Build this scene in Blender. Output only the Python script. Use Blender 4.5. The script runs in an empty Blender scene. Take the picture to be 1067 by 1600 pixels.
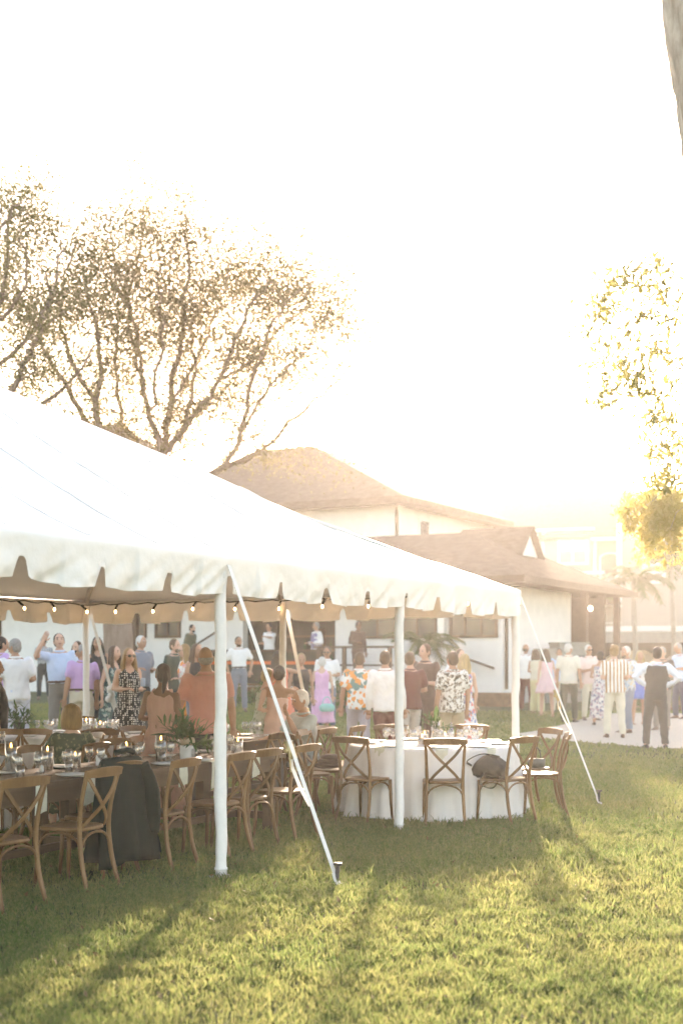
import bpy, bmesh, math, random
import numpy as np
from mathutils import Vector, Matrix, noise as mnoise
random.seed(7); rng = np.random.default_rng(7)
sc = bpy.context.scene
C = sc.collection
PI = math.pi
def R(d): return math.radians(d)

# ---------------------------------------------------------------- camera, sky, sun, exposure
FPX, CX, HY, EYE = 2150.0, 533.5, 1028.0, 1.70     # focal length in photo pixels, principal column, horizon row, eye height
SUN_EL, SUN_AZ = 10.75, 5.0
HAZE_DENS, HAZE_G = 0.0008, 0.6
cam = bpy.data.cameras.new('camera'); camo = bpy.data.objects.new('camera', cam); C.objects.link(camo)
cam.sensor_fit = 'VERTICAL'; cam.sensor_height = 36; cam.lens = 36 * FPX / 1600
cam.shift_y = (HY - 800) / 1600.0
cam.clip_start = 0.05; cam.clip_end = 4000
camo.location = (0, 0, EYE); camo.rotation_euler = (R(90), 0, 0)
cam.dof.use_dof = True; cam.dof.focus_distance = 12.0; cam.dof.aperture_fstop = 1.9
sc.camera = camo
w = bpy.data.worlds.new('World'); sc.world = w; w.use_nodes = True
nt = w.node_tree; bg = nt.nodes['Background']
sky = nt.nodes.new('ShaderNodeTexSky'); sky.sky_type = 'NISHITA'; sky.sun_disc = False
sky.sun_elevation = R(SUN_EL); sky.sun_rotation = R(SUN_AZ)
sky.air_density = 1.0; sky.dust_density = 1.2; sky.ozone_density = 1.0
nt.links.new(sky.outputs[0], bg.inputs[0]); bg.inputs[1].default_value = 0.15
sl = bpy.data.lights.new('sun', 'SUN'); slo = bpy.data.objects.new('sun', sl); C.objects.link(slo)
sl.energy = 4.8; sl.angle = R(2.0); sl.color = (1.0, 0.87, 0.72)
sd = Vector((math.sin(R(SUN_AZ)) * math.cos(R(SUN_EL)), math.cos(R(SUN_AZ)) * math.cos(R(SUN_EL)), math.sin(R(SUN_EL))))
slo.rotation_euler = (-sd).to_track_quat('-Z', 'Y').to_euler()
slo.location = (8, 60, 30)
sc.view_settings.view_transform = 'Standard'; sc.view_settings.look = 'None'
sc.view_settings.exposure = 2.46; sc.view_settings.gamma = 1.0; sc.view_settings.use_curve_mapping = False
sc.view_settings.use_white_balance = True; sc.view_settings.white_balance_temperature = 7500; sc.view_settings.white_balance_tint = 20
sc.render.engine = 'CYCLES'
cy = sc.cycles
cy.use_denoising = True
cy.max_bounces = 8; cy.diffuse_bounces = 3; cy.glossy_bounces = 3; cy.transmission_bounces = 4
cy.transparent_max_bounces = 40; cy.volume_bounces = 1; cy.sample_clamp_indirect = 6
cy.caustics_reflective = False; cy.caustics_refractive = False

# ---------------------------------------------------------------- helpers
def sstep(a, b, x):
    t = max(0.0, min(1.0, (x - a) / (b - a))); return t * t * (3 - 2 * t)
def gz(x, y):
    t = max(0.0, min(y, 52.0) - 17.0)
    z = 0.0165 * t * t / (t + 2.0) if t > 0 else 0.0
    return z + .2 * sstep(17.8, 21.5, y) * (1 - sstep(-2.6, -.2, x)) * (1 - .6 * sstep(36, 46, y))
def PX(px, d): return (px - CX) / FPX * d
def gnd(px, py):
    d = EYE * FPX / (py - HY)
    for _ in range(12): d = (EYE - gz(PX(px, d), d)) * FPX / (py - HY)
    return Vector((PX(px, d), d, gz(PX(px, d), d)))
def pt(px, py, d): return Vector((PX(px, d), d, EYE - (py - HY) / FPX * d))
def tab(px, py, z=0.76):
    d = (EYE - z) * FPX / (py - HY); return Vector((PX(px, d), d, z))
U = Vector((-0.469, -0.883, 0)).normalized(); V = Vector((-0.883, 0.469, 0)).normalized()
TC = Vector((2.06, 16.3, 0))
def ab(a, b, z=0.0): return TC + U * a + V * b + Vector((0, 0, z))
ROT_UV = math.atan2(U.y, U.x)            # local +X = along U, local +Y = -V

class G:
    def __init__(s): s.v = []; s.f = []
    def add(s, vs, fs):
        o = len(s.v); s.v += [tuple(p) for p in vs]; s.f += [tuple(i + o for i in f) for f in fs]; return s
    def box(s, c, size, m=None):
        hx, hy, hz = size[0] / 2, size[1] / 2, size[2] / 2
        vs = [Vector((x * hx, y * hy, z * hz)) for z in (-1, 1) for y in (-1, 1) for x in (-1, 1)]
        if m is not None: vs = [m @ p for p in vs]
        c = Vector(c); vs = [p + c for p in vs]
        return s.add(vs, [(0, 2, 3, 1), (4, 5, 7, 6), (0, 1, 5, 4), (2, 6, 7, 3), (0, 4, 6, 2), (1, 3, 7, 5)])
    def rings(s, rs, cap=True):
        n = len(rs[0]); vs = [p for r in rs for p in r]; fs = []
        for i in range(len(rs) - 1):
            for j in range(n):
                k = (j + 1) % n
                fs.append((i * n + j, i * n + k, (i + 1) * n + k, (i + 1) * n + j))
        if cap:
            fs.append(tuple(reversed(range(n)))); fs.append(tuple((len(rs) - 1) * n + j for j in range(n)))
        return s.add(vs, fs)
    def tube(s, pts, rad, n=8, rnd=False, flat=1.0, up=None):
        pts = [Vector(p) for p in pts]
        if not isinstance(rad, (list, tuple)): rad = [rad] * len(pts)
        if rnd:
            d0 = (pts[0] - pts[1]).normalized(); d1 = (pts[-1] - pts[-2]).normalized()
            pts = [pts[0] + d0 * rad[0] * .85, pts[0] + d0 * rad[0] * .5] + pts + [pts[-1] + d1 * rad[-1] * .5, pts[-1] + d1 * rad[-1] * .85]
            rad = [rad[0] * .4, rad[0] * .85] + list(rad) + [rad[-1] * .85, rad[-1] * .4]
        rs = []; x = None
        for i, p in enumerate(pts):
            t = (pts[min(i + 1, len(pts) - 1)] - pts[max(i - 1, 0)]).normalized()
            if x is None:
                ref = Vector(up) if up is not None else (Vector((0, 0, 1)) if abs(t.z) < .9 else Vector((0, 1, 0)))
                x = (ref - t * ref.dot(t)).normalized()
            else: x = (x - t * x.dot(t)).normalized()
            y = t.cross(x)
            rs.append([p + (x * math.cos(2 * PI * k / n) + y * math.sin(2 * PI * k / n) * flat) * rad[i] for k in range(n)])
        return s.rings(rs)
    def ell(s, c, r, m=None, nu=12, nv=8):
        c = Vector(c); vs = []; rs = []
        for i in range(1, nv):
            th = PI * i / nv
            ring = [Vector((r[0] * math.sin(th) * math.cos(2 * PI * j / nu), r[1] * math.sin(th) * math.sin(2 * PI * j / nu), -r[2] * math.cos(th))) for j in range(nu)]
            rs.append(ring)
        vs = [Vector((0, 0, -r[2]))] + [p for q in rs for p in q] + [Vector((0, 0, r[2]))]
        if m is not None: vs = [m @ p for p in vs]
        fs = [(0, 1 + (j + 1) % nu, 1 + j) for j in range(nu)]
        for i in range(nv - 2):
            for j in range(nu):
                k = (j + 1) % nu; a = 1 + i * nu
                fs.append((a + j, a + k, a + nu + k, a + nu + j))
        a = 1 + (nv - 2) * nu; fs += [(a + j, a + (j + 1) % nu, len(vs) - 1) for j in range(nu)]
        return s.add([p + c for p in vs], fs)
    def lathe(s, prof, c=(0, 0, 0), n=16):
        c = Vector(c)
        rs = [[c + Vector((r * math.cos(2 * PI * k / n), r * math.sin(2 * PI * k / n), z)) for k in range(n)] for r, z in prof]
        return s.rings(rs)
    def ribbon(s, pts, width, up, thick):                # flat strap: rectangular section
        pts = [Vector(p) for p in pts]; rs = []
        for i, p in enumerate(pts):
            t = (pts[min(i + 1, len(pts) - 1)] - pts[max(i - 1, 0)]).normalized()
            x = Vector(up); x = (x - t * x.dot(t)).normalized(); y = t.cross(x)
            wd = width[i] if isinstance(width, (list, tuple)) else width
            rs.append([p + x * wd / 2 + y * thick / 2, p - x * wd / 2 + y * thick / 2, p - x * wd / 2 - y * thick / 2, p + x * wd / 2 - y * thick / 2])
        return s.rings(rs)
    def mesh(s, name):
        me = bpy.data.meshes.new(name); me.from_pydata([tuple(p) for p in s.v], [], s.f); me.update(); return me
    def build(s, name, mat, parent=None, smooth=True, fix=False):
        me = s.mesh(name)
        if fix:
            bm = bmesh.new(); bm.from_mesh(me); bmesh.ops.recalc_face_normals(bm, faces=bm.faces); bm.to_mesh(me); bm.free()
        return link(name, me, mat, parent, smooth)

def link(name, me, mat, parent=None, smooth=True):
    if mat is not None:
        me.materials.clear(); me.materials.append(mat)
    if smooth: me.polygons.foreach_set('use_smooth', [True] * len(me.polygons))
    o = bpy.data.objects.new(name, me); C.objects.link(o)
    if parent is not None: o.parent = parent
    return o
def sharp(o, ang=35):
    me = o.data; bm = bmesh.new(); bm.from_mesh(me)
    for e in bm.edges:
        if len(e.link_faces) == 2 and e.calc_face_angle(0) > R(ang): e.smooth = False
    bm.to_mesh(me); bm.free(); return o
def tag(o, label=None, cat=None, group=None, kind=None):
    if label: o['label'] = label
    if cat: o['category'] = cat
    if group: o['group'] = group
    if kind: o['kind'] = kind
    return o
def thing(name, label, cat, loc=(0, 0, 0), rz=0, group=None):
    o = bpy.data.objects.new(name, None); C.objects.link(o); o.empty_display_size = .1
    o.location = loc; o.rotation_euler = (0, 0, rz); return tag(o, label, cat, group)
KIDS = {}
def dup(root, loc, rz, label, group=None, scale=None):
    r = root.copy(); C.objects.link(r); r.location = loc; r.rotation_euler = (0, 0, rz); r['label'] = label
    if group: r['group'] = group
    if scale: r.scale = scale
    if root.name not in KIDS: KIDS[root.name] = [(c, [g for g in c.children]) for c in root.children]
    for c, gs in KIDS[root.name]:
        k = c.copy(); C.objects.link(k); k.parent = r
        for g in gs:
            q = g.copy(); C.objects.link(q); q.parent = k
    return r
def raw_mesh(name, verts, loops, starts):                # fast numpy mesh
    me = bpy.data.meshes.new(name)
    me.vertices.add(len(verts)); me.vertices.foreach_set('co', np.ascontiguousarray(verts, np.float32).ravel())
    me.loops.add(len(loops)); me.loops.foreach_set('vertex_index', np.ascontiguousarray(loops, np.int32))
    me.polygons.add(len(starts)); me.polygons.foreach_set('loop_start', np.ascontiguousarray(starts, np.int32))
    me.update(calc_edges=True); me.validate(); return me

# ---------------------------------------------------------------- materials
MATS = {}
def M(name, col, rough=.65, var=.12, scale=6.0, bump=0.0, bscale=60.0, trans=0.0, metal=0.0, spec=.3, col2=None, stretch=None, sheen=0.0):
    if name in MATS: return MATS[name]
    m = bpy.data.materials.new(name); m.use_nodes = True; n = m.node_tree; L = n.links
    p = n.nodes['Principled BSDF']; out = n.nodes['Material Output']
    p.inputs['Roughness'].default_value = rough; p.inputs['Metallic'].default_value = metal
    p.inputs['Specular IOR Level'].default_value = spec
    if sheen: p.inputs['Sheen Weight'].default_value = sheen
    tc = n.nodes.new('ShaderNodeTexCoord'); mp = n.nodes.new('ShaderNodeMapping'); L.new(tc.outputs['Object'], mp.inputs[0])
    if stretch: mp.inputs['Scale'].default_value = stretch
    nz = n.nodes.new('ShaderNodeTexNoise'); nz.inputs['Scale'].default_value = scale; nz.inputs['Detail'].default_value = 5; nz.inputs['Roughness'].default_value = .6
    L.new(mp.outputs[0], nz.inputs['Vector'])
    rp = n.nodes.new('ShaderNodeValToRGB'); rp.color_ramp.elements[0].position = .3; rp.color_ramp.elements[1].position = .7
    c2 = col2 if col2 else tuple(min(1, c * (1 + var)) for c in col)
    c1 = col if col2 else tuple(c * (1 - var) for c in col)
    rp.color_ramp.elements[0].color = (*c1, 1); rp.color_ramp.elements[1].color = (*c2, 1)
    L.new(nz.outputs['Fac'], rp.inputs[0]); L.new(rp.outputs[0], p.inputs['Base Color'])
    if bump:
        b = n.nodes.new('ShaderNodeBump'); b.inputs['Strength'].default_value = bump; b.inputs['Distance'].default_value = .02
        z2 = n.nodes.new('ShaderNodeTexNoise'); z2.inputs['Scale'].default_value = bscale; z2.inputs['Detail'].default_value = 4
        L.new(mp.outputs[0], z2.inputs['Vector']); L.new(z2.outputs['Fac'], b.inputs['Height']); L.new(b.outputs[0], p.inputs['Normal'])
    if trans:
        t = n.nodes.new('ShaderNodeBsdfTranslucent'); L.new(rp.outputs[0], t.inputs[0]); mx = n.nodes.new('ShaderNodeMixShader'); mx.inputs[0].default_value = trans
        L.new(p.outputs[0], mx.inputs[1]); L.new(t.outputs[0], mx.inputs[2]); L.new(mx.outputs[0], out.inputs[0])
    MATS[name] = m; return m
def emis(name, col, strength):
    if name in MATS: return MATS[name]
    m = bpy.data.materials.new(name); m.use_nodes = True; p = m.node_tree.nodes['Principled BSDF']
    p.inputs['Base Color'].default_value = (*col, 1); p.inputs['Emission Color'].default_value = (*col, 1); p.inputs['Emission Strength'].default_value = strength
    MATS[name] = m; return m
def glassy(name, tint=(1, 1, 1), refl=.07, dark=None):
    m = bpy.data.materials.new(name); m.use_nodes = True; n = m.node_tree; L = n.links
    n.nodes.remove(n.nodes['Principled BSDF']); out = n.nodes['Material Output']
    t = n.nodes.new('ShaderNodeBsdfTransparent'); t.inputs[0].default_value = (*tint, 1)
    g = n.nodes.new('ShaderNodeBsdfGlossy'); g.inputs['Roughness'].default_value = .04
    lw = n.nodes.new('ShaderNodeLayerWeight'); lw.inputs[0].default_value = .45
    ma = n.nodes.new('ShaderNodeMath'); ma.operation = 'MULTIPLY_ADD'; ma.inputs[1].default_value = .8; ma.inputs[2].default_value = refl
    L.new(lw.outputs['Facing'], ma.inputs[0]); ma.use_clamp = True
    mx = n.nodes.new('ShaderNodeMixShader'); L.new(ma.outputs[0], mx.inputs[0]); L.new(t.outputs[0], mx.inputs[1]); L.new(g.outputs[0], mx.inputs[2]); L.new(mx.outputs[0], out.inputs[0])
    MATS[name] = m; return m
def pattern(name, kind, base, inks, scale=10.0, thr=.35):
    """printed cloth: dots, stripes or flowers"""
    if name in MATS: return MATS[name]
    m = M(name, base, rough=.8, var=.06, scale=9, bump=.25, bscale=22); n = m.node_tree; L = n.links; p = n.nodes['Principled BSDF']
    tc = [q for q in n.nodes if q.type == 'TEX_COORD'][0]
    src = p.inputs['Base Color'].links[0].from_socket
    for i, ink in enumerate(inks):
        mx = n.nodes.new('ShaderNodeMix'); mx.data_type = 'RGBA'
        cr = n.nodes.new('ShaderNodeValToRGB'); cr.color_ramp.interpolation = 'CONSTANT'
        if kind == 'stripes':
            wv = n.nodes.new('ShaderNodeTexWave'); wv.bands_direction = 'X'; wv.inputs['Scale'].default_value = scale * (1 if i == 0 else 1.0); wv.inputs['Distortion'].default_value = .25; wv.inputs['Detail Scale'].default_value = .5
            wv.inputs['Phase Offset'].default_value = i * 2.2
            L.new(tc.outputs['Object'], wv.inputs['Vector']); L.new(wv.outputs['Fac'], cr.inputs[0])
            cr.color_ramp.elements[0].color = (0, 0, 0, 1); cr.color_ramp.elements[1].position = thr; cr.color_ramp.elements[1].color = (1, 1, 1, 1)
        else:
            vo = n.nodes.new('ShaderNodeTexVoronoi'); vo.inputs['Scale'].default_value = scale * (1 + .35 * i); vo.inputs['Randomness'].default_value = .25 if kind == 'dots' else 1.0
            mp = n.nodes.new('ShaderNodeMapping'); mp.inputs['Location'].default_value = (i * 3.7, i * 1.3, i * 2.1)
            L.new(tc.outputs['Object'], mp.inputs[0])
            if kind == 'flowers':
                nz = n.nodes.new('ShaderNodeTexNoise'); nz.inputs['Scale'].default_value = scale * 1.6
                vm = n.nodes.new('ShaderNodeMix'); vm.data_type = 'RGBA'; vm.blend_type = 'LINEAR_LIGHT'; vm.inputs[0].default_value = .05
                L.new(tc.outputs['Object'], nz.inputs['Vector']); L.new(mp.outputs[0], vm.inputs[6]); L.new(nz.outputs['Color'], vm.inputs[7]); L.new(vm.outputs[2], vo.inputs['Vector'])
            else: L.new(mp.outputs[0], vo.inputs['Vector'])
            L.new(vo.outputs['Distance'], cr.inputs[0])
            cr.color_ramp.elements[0].color = (1, 1, 1, 1); cr.color_ramp.elements[1].position = thr; cr.color_ramp.elements[1].color = (0, 0, 0, 1)
        L.new(cr.outputs[0], mx.inputs[0]); L.new(src, mx.inputs[6]); mx.inputs[7].default_value = (*ink, 1)
        src = mx.outputs[2]
    L.new(src, p.inputs['Base Color']); return m

m_white_cloth = M('tent_vinyl', (.85, .82, .77), rough=.5, var=.015, scale=3, bump=.22, bscale=14, trans=.015)
m_sleeve = M('pole_sleeve_vinyl', (.82, .8, .77), rough=.5, var=.03, scale=20, bump=.2, bscale=30)
m_alu = M('aluminium_pipe', (.55, .55, .53), rough=.35, metal=.9, var=.05)
m_strap = M('webbing', (.76, .75, .71), rough=.7, var=.06, scale=40, bump=.2, bscale=200)
m_brass = M('ratchet_metal', (.55, .42, .2), rough=.35, metal=.9, var=.2, scale=60)
m_steel = M('stake_steel', (.06, .055, .05), rough=.5, metal=.5, var=.3, scale=40)
m_chair = M('fruitwood', (.125, .065, .026), rough=.45, scale=6, bump=.15, bscale=40, col2=(.21, .117, .05), stretch=(1, 1, .25))
def tint(m, lo, hi):                                     # each copy of a thing a little lighter or darker
    n = m.node_tree; p = n.nodes['Principled BSDF']; src = p.inputs['Base Color'].links[0].from_socket
    oi = n.nodes.new('ShaderNodeObjectInfo'); mr = n.nodes.new('ShaderNodeMapRange'); mr.inputs[3].default_value = lo; mr.inputs[4].default_value = hi
    hs = n.nodes.new('ShaderNodeHueSaturation'); n.links.new(oi.outputs['Random'], mr.inputs[0]); n.links.new(mr.outputs[0], hs.inputs['Value']); n.links.new(src, hs.inputs['Color']); n.links.new(hs.outputs[0], p.inputs['Base Color'])
tint(m_chair, .7, 1.3)
m_plank = M('farm_table_wood', (.075, .045, .025), rough=.55, scale=5, bump=.3, bscale=30, col2=(.15, .095, .052), stretch=(.15, 1, 1))
m_linen = M('white_linen', (.8, .78, .75), rough=.85, var=.04, scale=6, bump=.15, bscale=120, trans=.12)
m_napkin = M('sage_napkin', (.62, .62, .5), rough=.9, var=.08, scale=20, bump=.2, bscale=100, trans=.1)
m_plate = M('white_china', (.78, .77, .74), rough=.2, var=.02, spec=.5)
m_glass = glassy('clear_glass'); m_water = glassy('water', (.96, .97, .95), .02)
m_wax = M('candle_wax', (.85, .78, .62), rough=.5, var=.05)
m_flame = emis('flame', (1.0, .5, .12), 9.0)
m_bulb = emis('lamp_filament_bulb', (1.0, .66, .32), 6.0)
m_black = M('black_rubber', (.02, .02, .02), rough=.6)
m_leaf = M('arrangement_leaf', (.035, .075, .025), rough=.5, col2=(.075, .13, .04), scale=14, trans=.3)
m_white_wall = M('white_painted_brick', (.74, .73, .7), rough=.85, var=.05, scale=2.5, bump=.3, bscale=14)
m_roof = M('roof_shingle', (.085, .058, .042), rough=.95, spec=.05, col2=(.14, .1, .075), scale=4, bump=.6, bscale=12, stretch=(1, 1, 3))
m_brown = M('brown_trim', (.085, .05, .03), rough=.6, var=.2)
m_pane = M('window_glass', (.05, .055, .06), rough=.08, var=.1, spec=.6)
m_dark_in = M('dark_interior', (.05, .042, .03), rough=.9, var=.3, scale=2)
m_deck = M('deck_board', (.2, .115, .06), rough=.7, var=.25, scale=7, bump=.3, bscale=30)
m_beige = M('beige_siding', (.36, .32, .27), rough=.85, var=.05, scale=2, bump=.2, bscale=10, stretch=(.2, .2, 6))
m_roof2 = M('grey_shingle', (.06, .053, .047), rough=.95, spec=.05, col2=(.1, .09, .08), scale=4, bump=.4, bscale=10)
m_trim = M('white_trim', (.78, .77, .74), rough=.6, var=.03)

# ---------------------------------------------------------------- ground, gravel, grass
def lawn_mat():
    m = M('lawn_soil', (.05, .065, .022), rough=.95, col2=(.1, .105, .04), scale=1.3, bump=.8, bscale=45); return m
def axis(fine0, fine1, step, far0, far1):
    a = list(np.arange(fine0, fine1 + 1e-6, step)); v = fine0; s = step
    while v > far0: s *= 1.6; v -= s; a.insert(0, max(v, far0))
    v = fine1; s = step
    while v < far1: s *= 1.6; v += s; a.append(min(v, far1))
    return a
xs = axis(-14, 14, .5, -900, 900); ys = axis(-4, 54, .5, -60, 1600)
g = G(); nx = len(xs)
g.v = [(x, y, gz(x, y) + (.012 * mnoise.noise(Vector((x * .6, y * .6, 0))) - .006 if abs(x) < 15 and y < 55 else 0)) for y in ys for x in xs]
g.f = [(j * nx + i, j * nx + i + 1, (j + 1) * nx + i + 1, (j + 1) * nx + i) for j in range(len(ys) - 1) for i in range(nx - 1)]
lawn = g.build('lawn', lawn_mat()); tag(lawn, kind='structure')

def gravel_edge(x):                                       # near edge of the pale gravel, as a function of x
    return 26.4 - 2.4 * sstep(3.4, 6.5, x) + .25 * math.sin(x * 2.1) + .12 * math.sin(x * 5.3)
def gravel_far(x):
    return 27.6 + 7.5 * sstep(3.3, 7.0, x) + .3 * math.sin(x * 1.7 + 1)
g = G(); cols = list(np.arange(3.55, 24, .4)); nr = 14
for x in cols:
    y0, y1 = gravel_edge(x), gravel_far(x)
    for k in range(nr + 1):
        y = y0 + (y1 - y0) * k / nr; g.v.append((x, y, gz(x, y) + .016))
g.f = [(i * (nr + 1) + k, (i + 1) * (nr + 1) + k, (i + 1) * (nr + 1) + k + 1, i * (nr + 1) + k + 1) for i in range(len(cols) - 1) for k in range(nr)]
m_gravel = M('crushed_shell_gravel', (.4, .35, .28), rough=.95, col2=(.6, .53, .43), scale=26, bump=1.0, bscale=40)
tag(g.build('gravel_path', m_gravel), kind='structure')
def in_gravel(x, y): return x > 3.5 and gravel_edge(x) < y < gravel_far(x)

def grass_mat():
    m = bpy.data.materials.new('grass_blade'); m.use_nodes = True; n = m.node_tree; L = n.links; p = n.nodes['Principled BSDF']; out = n.nodes['Material Output']
    geo = n.nodes.new('ShaderNodeNewGeometry')
    a = n.nodes.new('ShaderNodeTexNoise'); a.inputs['Scale'].default_value = .55; a.inputs['Detail'].default_value = 5; a.inputs['Roughness'].default_value = .65
    b = n.nodes.new('ShaderNodeTexNoise'); b.inputs['Scale'].default_value = 40; b.inputs['Detail'].default_value = 1
    L.new(geo.outputs['Position'], a.inputs['Vector']); L.new(geo.outputs['Position'], b.inputs['Vector'])
    r1 = n.nodes.new('ShaderNodeValToRGB'); e = r1.color_ramp.elements
    e[0].position = .33; e[0].color = (.065, .112, .032, 1); e[1].position = .68; e[1].color = (.185, .175, .068, 1)
    r2 = n.nodes.new('ShaderNodeValToRGB'); e = r2.color_ramp.elements
    e[0].position = .4; e[0].color = (.066, .118, .032, 1); e[1].position = .74; e[1].color = (.27, .24, .11, 1)
    L.new(a.outputs['Fac'], r1.inputs[0]); L.new(b.outputs['Fac'], r2.inputs[0])
    mx = n.nodes.new('ShaderNodeMix'); mx.data_type = 'RGBA'; mx.inputs[0].default_value = .5; L.new(r1.outputs[0], mx.inputs[6]); L.new(r2.outputs[0], mx.inputs[7])
    L.new(mx.outputs[2], p.inputs['Base Color']); p.inputs['Roughness'].default_value = .55; p.inputs['Specular IOR Level'].default_value = .25
    t = n.nodes.new('ShaderNodeBsdfTranslucent'); hs = n.nodes.new('ShaderNodeHueSaturation'); hs.inputs['Value'].default_value = 2.0; hs.inputs['Hue'].default_value = .492
    L.new(mx.outputs[2], hs.inputs['Color']); L.new(hs.outputs[0], t.inputs[0])
    ms = n.nodes.new('ShaderNodeMixShader'); ms.inputs[0].default_value = .5; L.new(p.outputs[0], ms.inputs[1]); L.new(t.outputs[0], ms.inputs[2]); L.new(ms.outputs[0], out.inputs[0])
    return m
P = []
for y0, y1, dens in ((4.6, 7.5, 6200), (7.5, 10, 4600), (10, 14, 2600), (14, 22, 1150), (22, 36, 300)):
    hw = .34 * y1 + 1.2; n_ = int((y1 - y0) * 2 * hw * dens)
    X = rng.uniform(-hw, hw, n_); Y = rng.uniform(y0, y1, n_); k = np.abs(X) < .325 * Y + 1.1
    P.append(np.stack([X[k], Y[k]], 1))
P = np.concatenate(P)
keep = np.array([not in_gravel(x, y) for x, y in P]) if True else None
thin = np.array([mnoise.noise(Vector((x * .9, y * .9, 3.1))) * .5 + .5 for x, y in P])
tuft = np.array([mnoise.noise(Vector((x * 7, y * 4.5, 8.1))) * .5 + .5 for x, y in P])
keep &= rng.uniform(0, 1, len(P)) < (.15 + 1.25 * thin)
P = P[keep]; thin = thin[keep]; tuft = tuft[keep]; n_ = len(P)
Z = np.array([gz(x, y) for x, y in P])
far = np.clip(P[:, 1] / 9.0, .75, 3.2)
hgt = rng.uniform(.025, .068, n_) * (.45 + 1.1 * tuft) * np.clip(far, 1, 1.25); hgt *= np.where(rng.uniform(0, 1, n_) < .04, 1.5, 1)
wid = rng.uniform(.0028, .005, n_) * far * 1.15
ang = rng.uniform(0, 2 * PI, n_); la = rng.uniform(0, 2 * PI, n_); lean = rng.uniform(.15, .95, n_) * hgt
sx, sy = np.cos(ang) * wid, np.sin(ang) * wid; lx, ly = np.cos(la) * lean, np.sin(la) * lean
base = np.stack([P[:, 0], P[:, 1], Z - .006], 1)
v0 = base + np.stack([-sx, -sy, 0 * sx], 1); v1 = base + np.stack([sx, sy, 0 * sx], 1)
mid = base + np.stack([lx * .35, ly * .35, hgt * .62], 1)
v2 = mid + np.stack([sx * .8, sy * .8, 0 * sx], 1); v3 = mid - np.stack([sx * .8, sy * .8, 0 * sx], 1)
v4 = base + np.stack([lx, ly, hgt], 1)
verts = np.stack([v0, v1, v2, v3, v4], 1).reshape(-1, 3)
o5 = np.arange(n_) * 5
loops = np.stack([o5, o5 + 1, o5 + 2, o5 + 3, o5 + 3, o5 + 2, o5 + 4], 1).ravel()
starts = np.stack([np.arange(n_) * 7, np.arange(n_) * 7 + 4], 1).ravel()
gr = link('grass', raw_mesh('grass', verts, loops, starts), grass_mat(), None, False)
fl_n = 420; fx = rng.uniform(-3.4, 3.6, fl_n); fy = rng.uniform(5.2, 15, fl_n); kf = np.abs(fx) < .3 * fy + .4
leaf_pts = [(x, y, gz(x, y) + .035) for x, y in zip(fx[kf], fy[kf])]
tag(gr, 'short uneven green lawn grass in front of and around the tent', 'grass', kind='stuff')

# ---------------------------------------------------------------- white hall behind the tent
W0 = Vector((4.58, 39.3, 0)); HR = math.atan2(V.y, V.x)
hall = thing('white_hall', 'long white painted hall with brown hipped roofs behind the tent', 'building', W0, HR)
g = G()
GZ = .2
for t0, t1, z0, z1 in ((0, 5.4, GZ, 3.8), (8.7, 26, GZ, 3.8), (5.4, 8.7, 2.95, 3.8), (5.4, 8.7, GZ, .93)):
    g.box(((t0 + t1) / 2, -.15, (z0 + z1) / 2), (t1 - t0, .3, z1 - z0))
g.box((.15, -3.2, 2.0), (.3, 5.8, 3.6))
sharp(g.build('wall', m_white_wall, hall))
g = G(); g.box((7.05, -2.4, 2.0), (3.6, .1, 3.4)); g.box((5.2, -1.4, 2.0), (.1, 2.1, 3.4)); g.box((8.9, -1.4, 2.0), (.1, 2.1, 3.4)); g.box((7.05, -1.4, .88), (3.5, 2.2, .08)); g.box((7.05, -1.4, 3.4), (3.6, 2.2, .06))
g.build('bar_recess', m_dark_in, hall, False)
def hip(t0, t1, n0, n1, ze, ra, rb, zr, nr, th=.16):
    """hip roof solid: eaves rectangle t0..t1, n0..n1 at ze; ridge ra..rb at zr over n = nr"""
    g = G()
    vs = [(t0, n1, ze), (t1, n1, ze), (t1, n0, ze), (t0, n0, ze), (ra, nr, zr), (rb, nr, zr), (t0, n1, ze - th), (t1, n1, ze - th), (t1, n0, ze - th), (t0, n0, ze - th)]
    g.add(vs, [(0, 1, 5, 4), (1, 2, 5), (2, 3, 4, 5), (3, 0, 4), (6, 9, 8, 7), (0, 6, 7, 1), (1, 7, 8, 2), (2, 8, 9, 3), (3, 9, 6, 0)]); return g
r = hip(-.98, 26.5, -10.4, .98, 3.98, 2.7, 26.3, 5.8, -4.7).build('roof', m_roof, hall, False, True); r['label'] = 'low brown shingle roof over the porch wing'
# gablet at the ridge end
g = G(); g.add([(.95, -5.55, 4.95), (.95, -3.85, 4.95), (.95, -4.7, 5.78)], [(0, 1, 2)]); g.add([(.99, -5.55, 4.95), (.99, -3.85, 4.95), (.99, -4.7, 5.78)], [(2, 1, 0)])
g.build('gable_vent', m_trim, r, False)
g = G(); g.add([(.75, -5.75, 4.88), (.75, -4.7, 5.9), (3.2, -4.7, 5.9), (3.2, -5.3, 5.5), (.75, -3.65, 4.88), (3.2, -4.1, 5.5)], [(0, 1, 2, 3), (1, 4, 5, 2)])
g.build('gable_roof', m_roof, r, False)
g = G(); g.box((12.75, .985, 3.9), (27.6, .05, .2)); g.box((-.985, -4.7, 3.9), (.05, 11.4, .2)); g.build('fascia', m_brown, hall, False)
for (t0, t1, n0, n1, ze, ra, rb, zr, nr) in ((6.8, 19.5, -18.8, -7.8, 7.55, 13.6, 16.4, 10.55, -13.3), (17.2, 28.6, -17.2, -5.6, 7.5, 22.2, 23.2, 11.9, -11.4)):
    r2 = hip(t0, t1, n0, n1, ze, ra, rb, zr, nr, .25).build('roof', m_roof, hall, False, True); r2['label'] = 'upper brown hipped roof with wide eaves'
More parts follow.
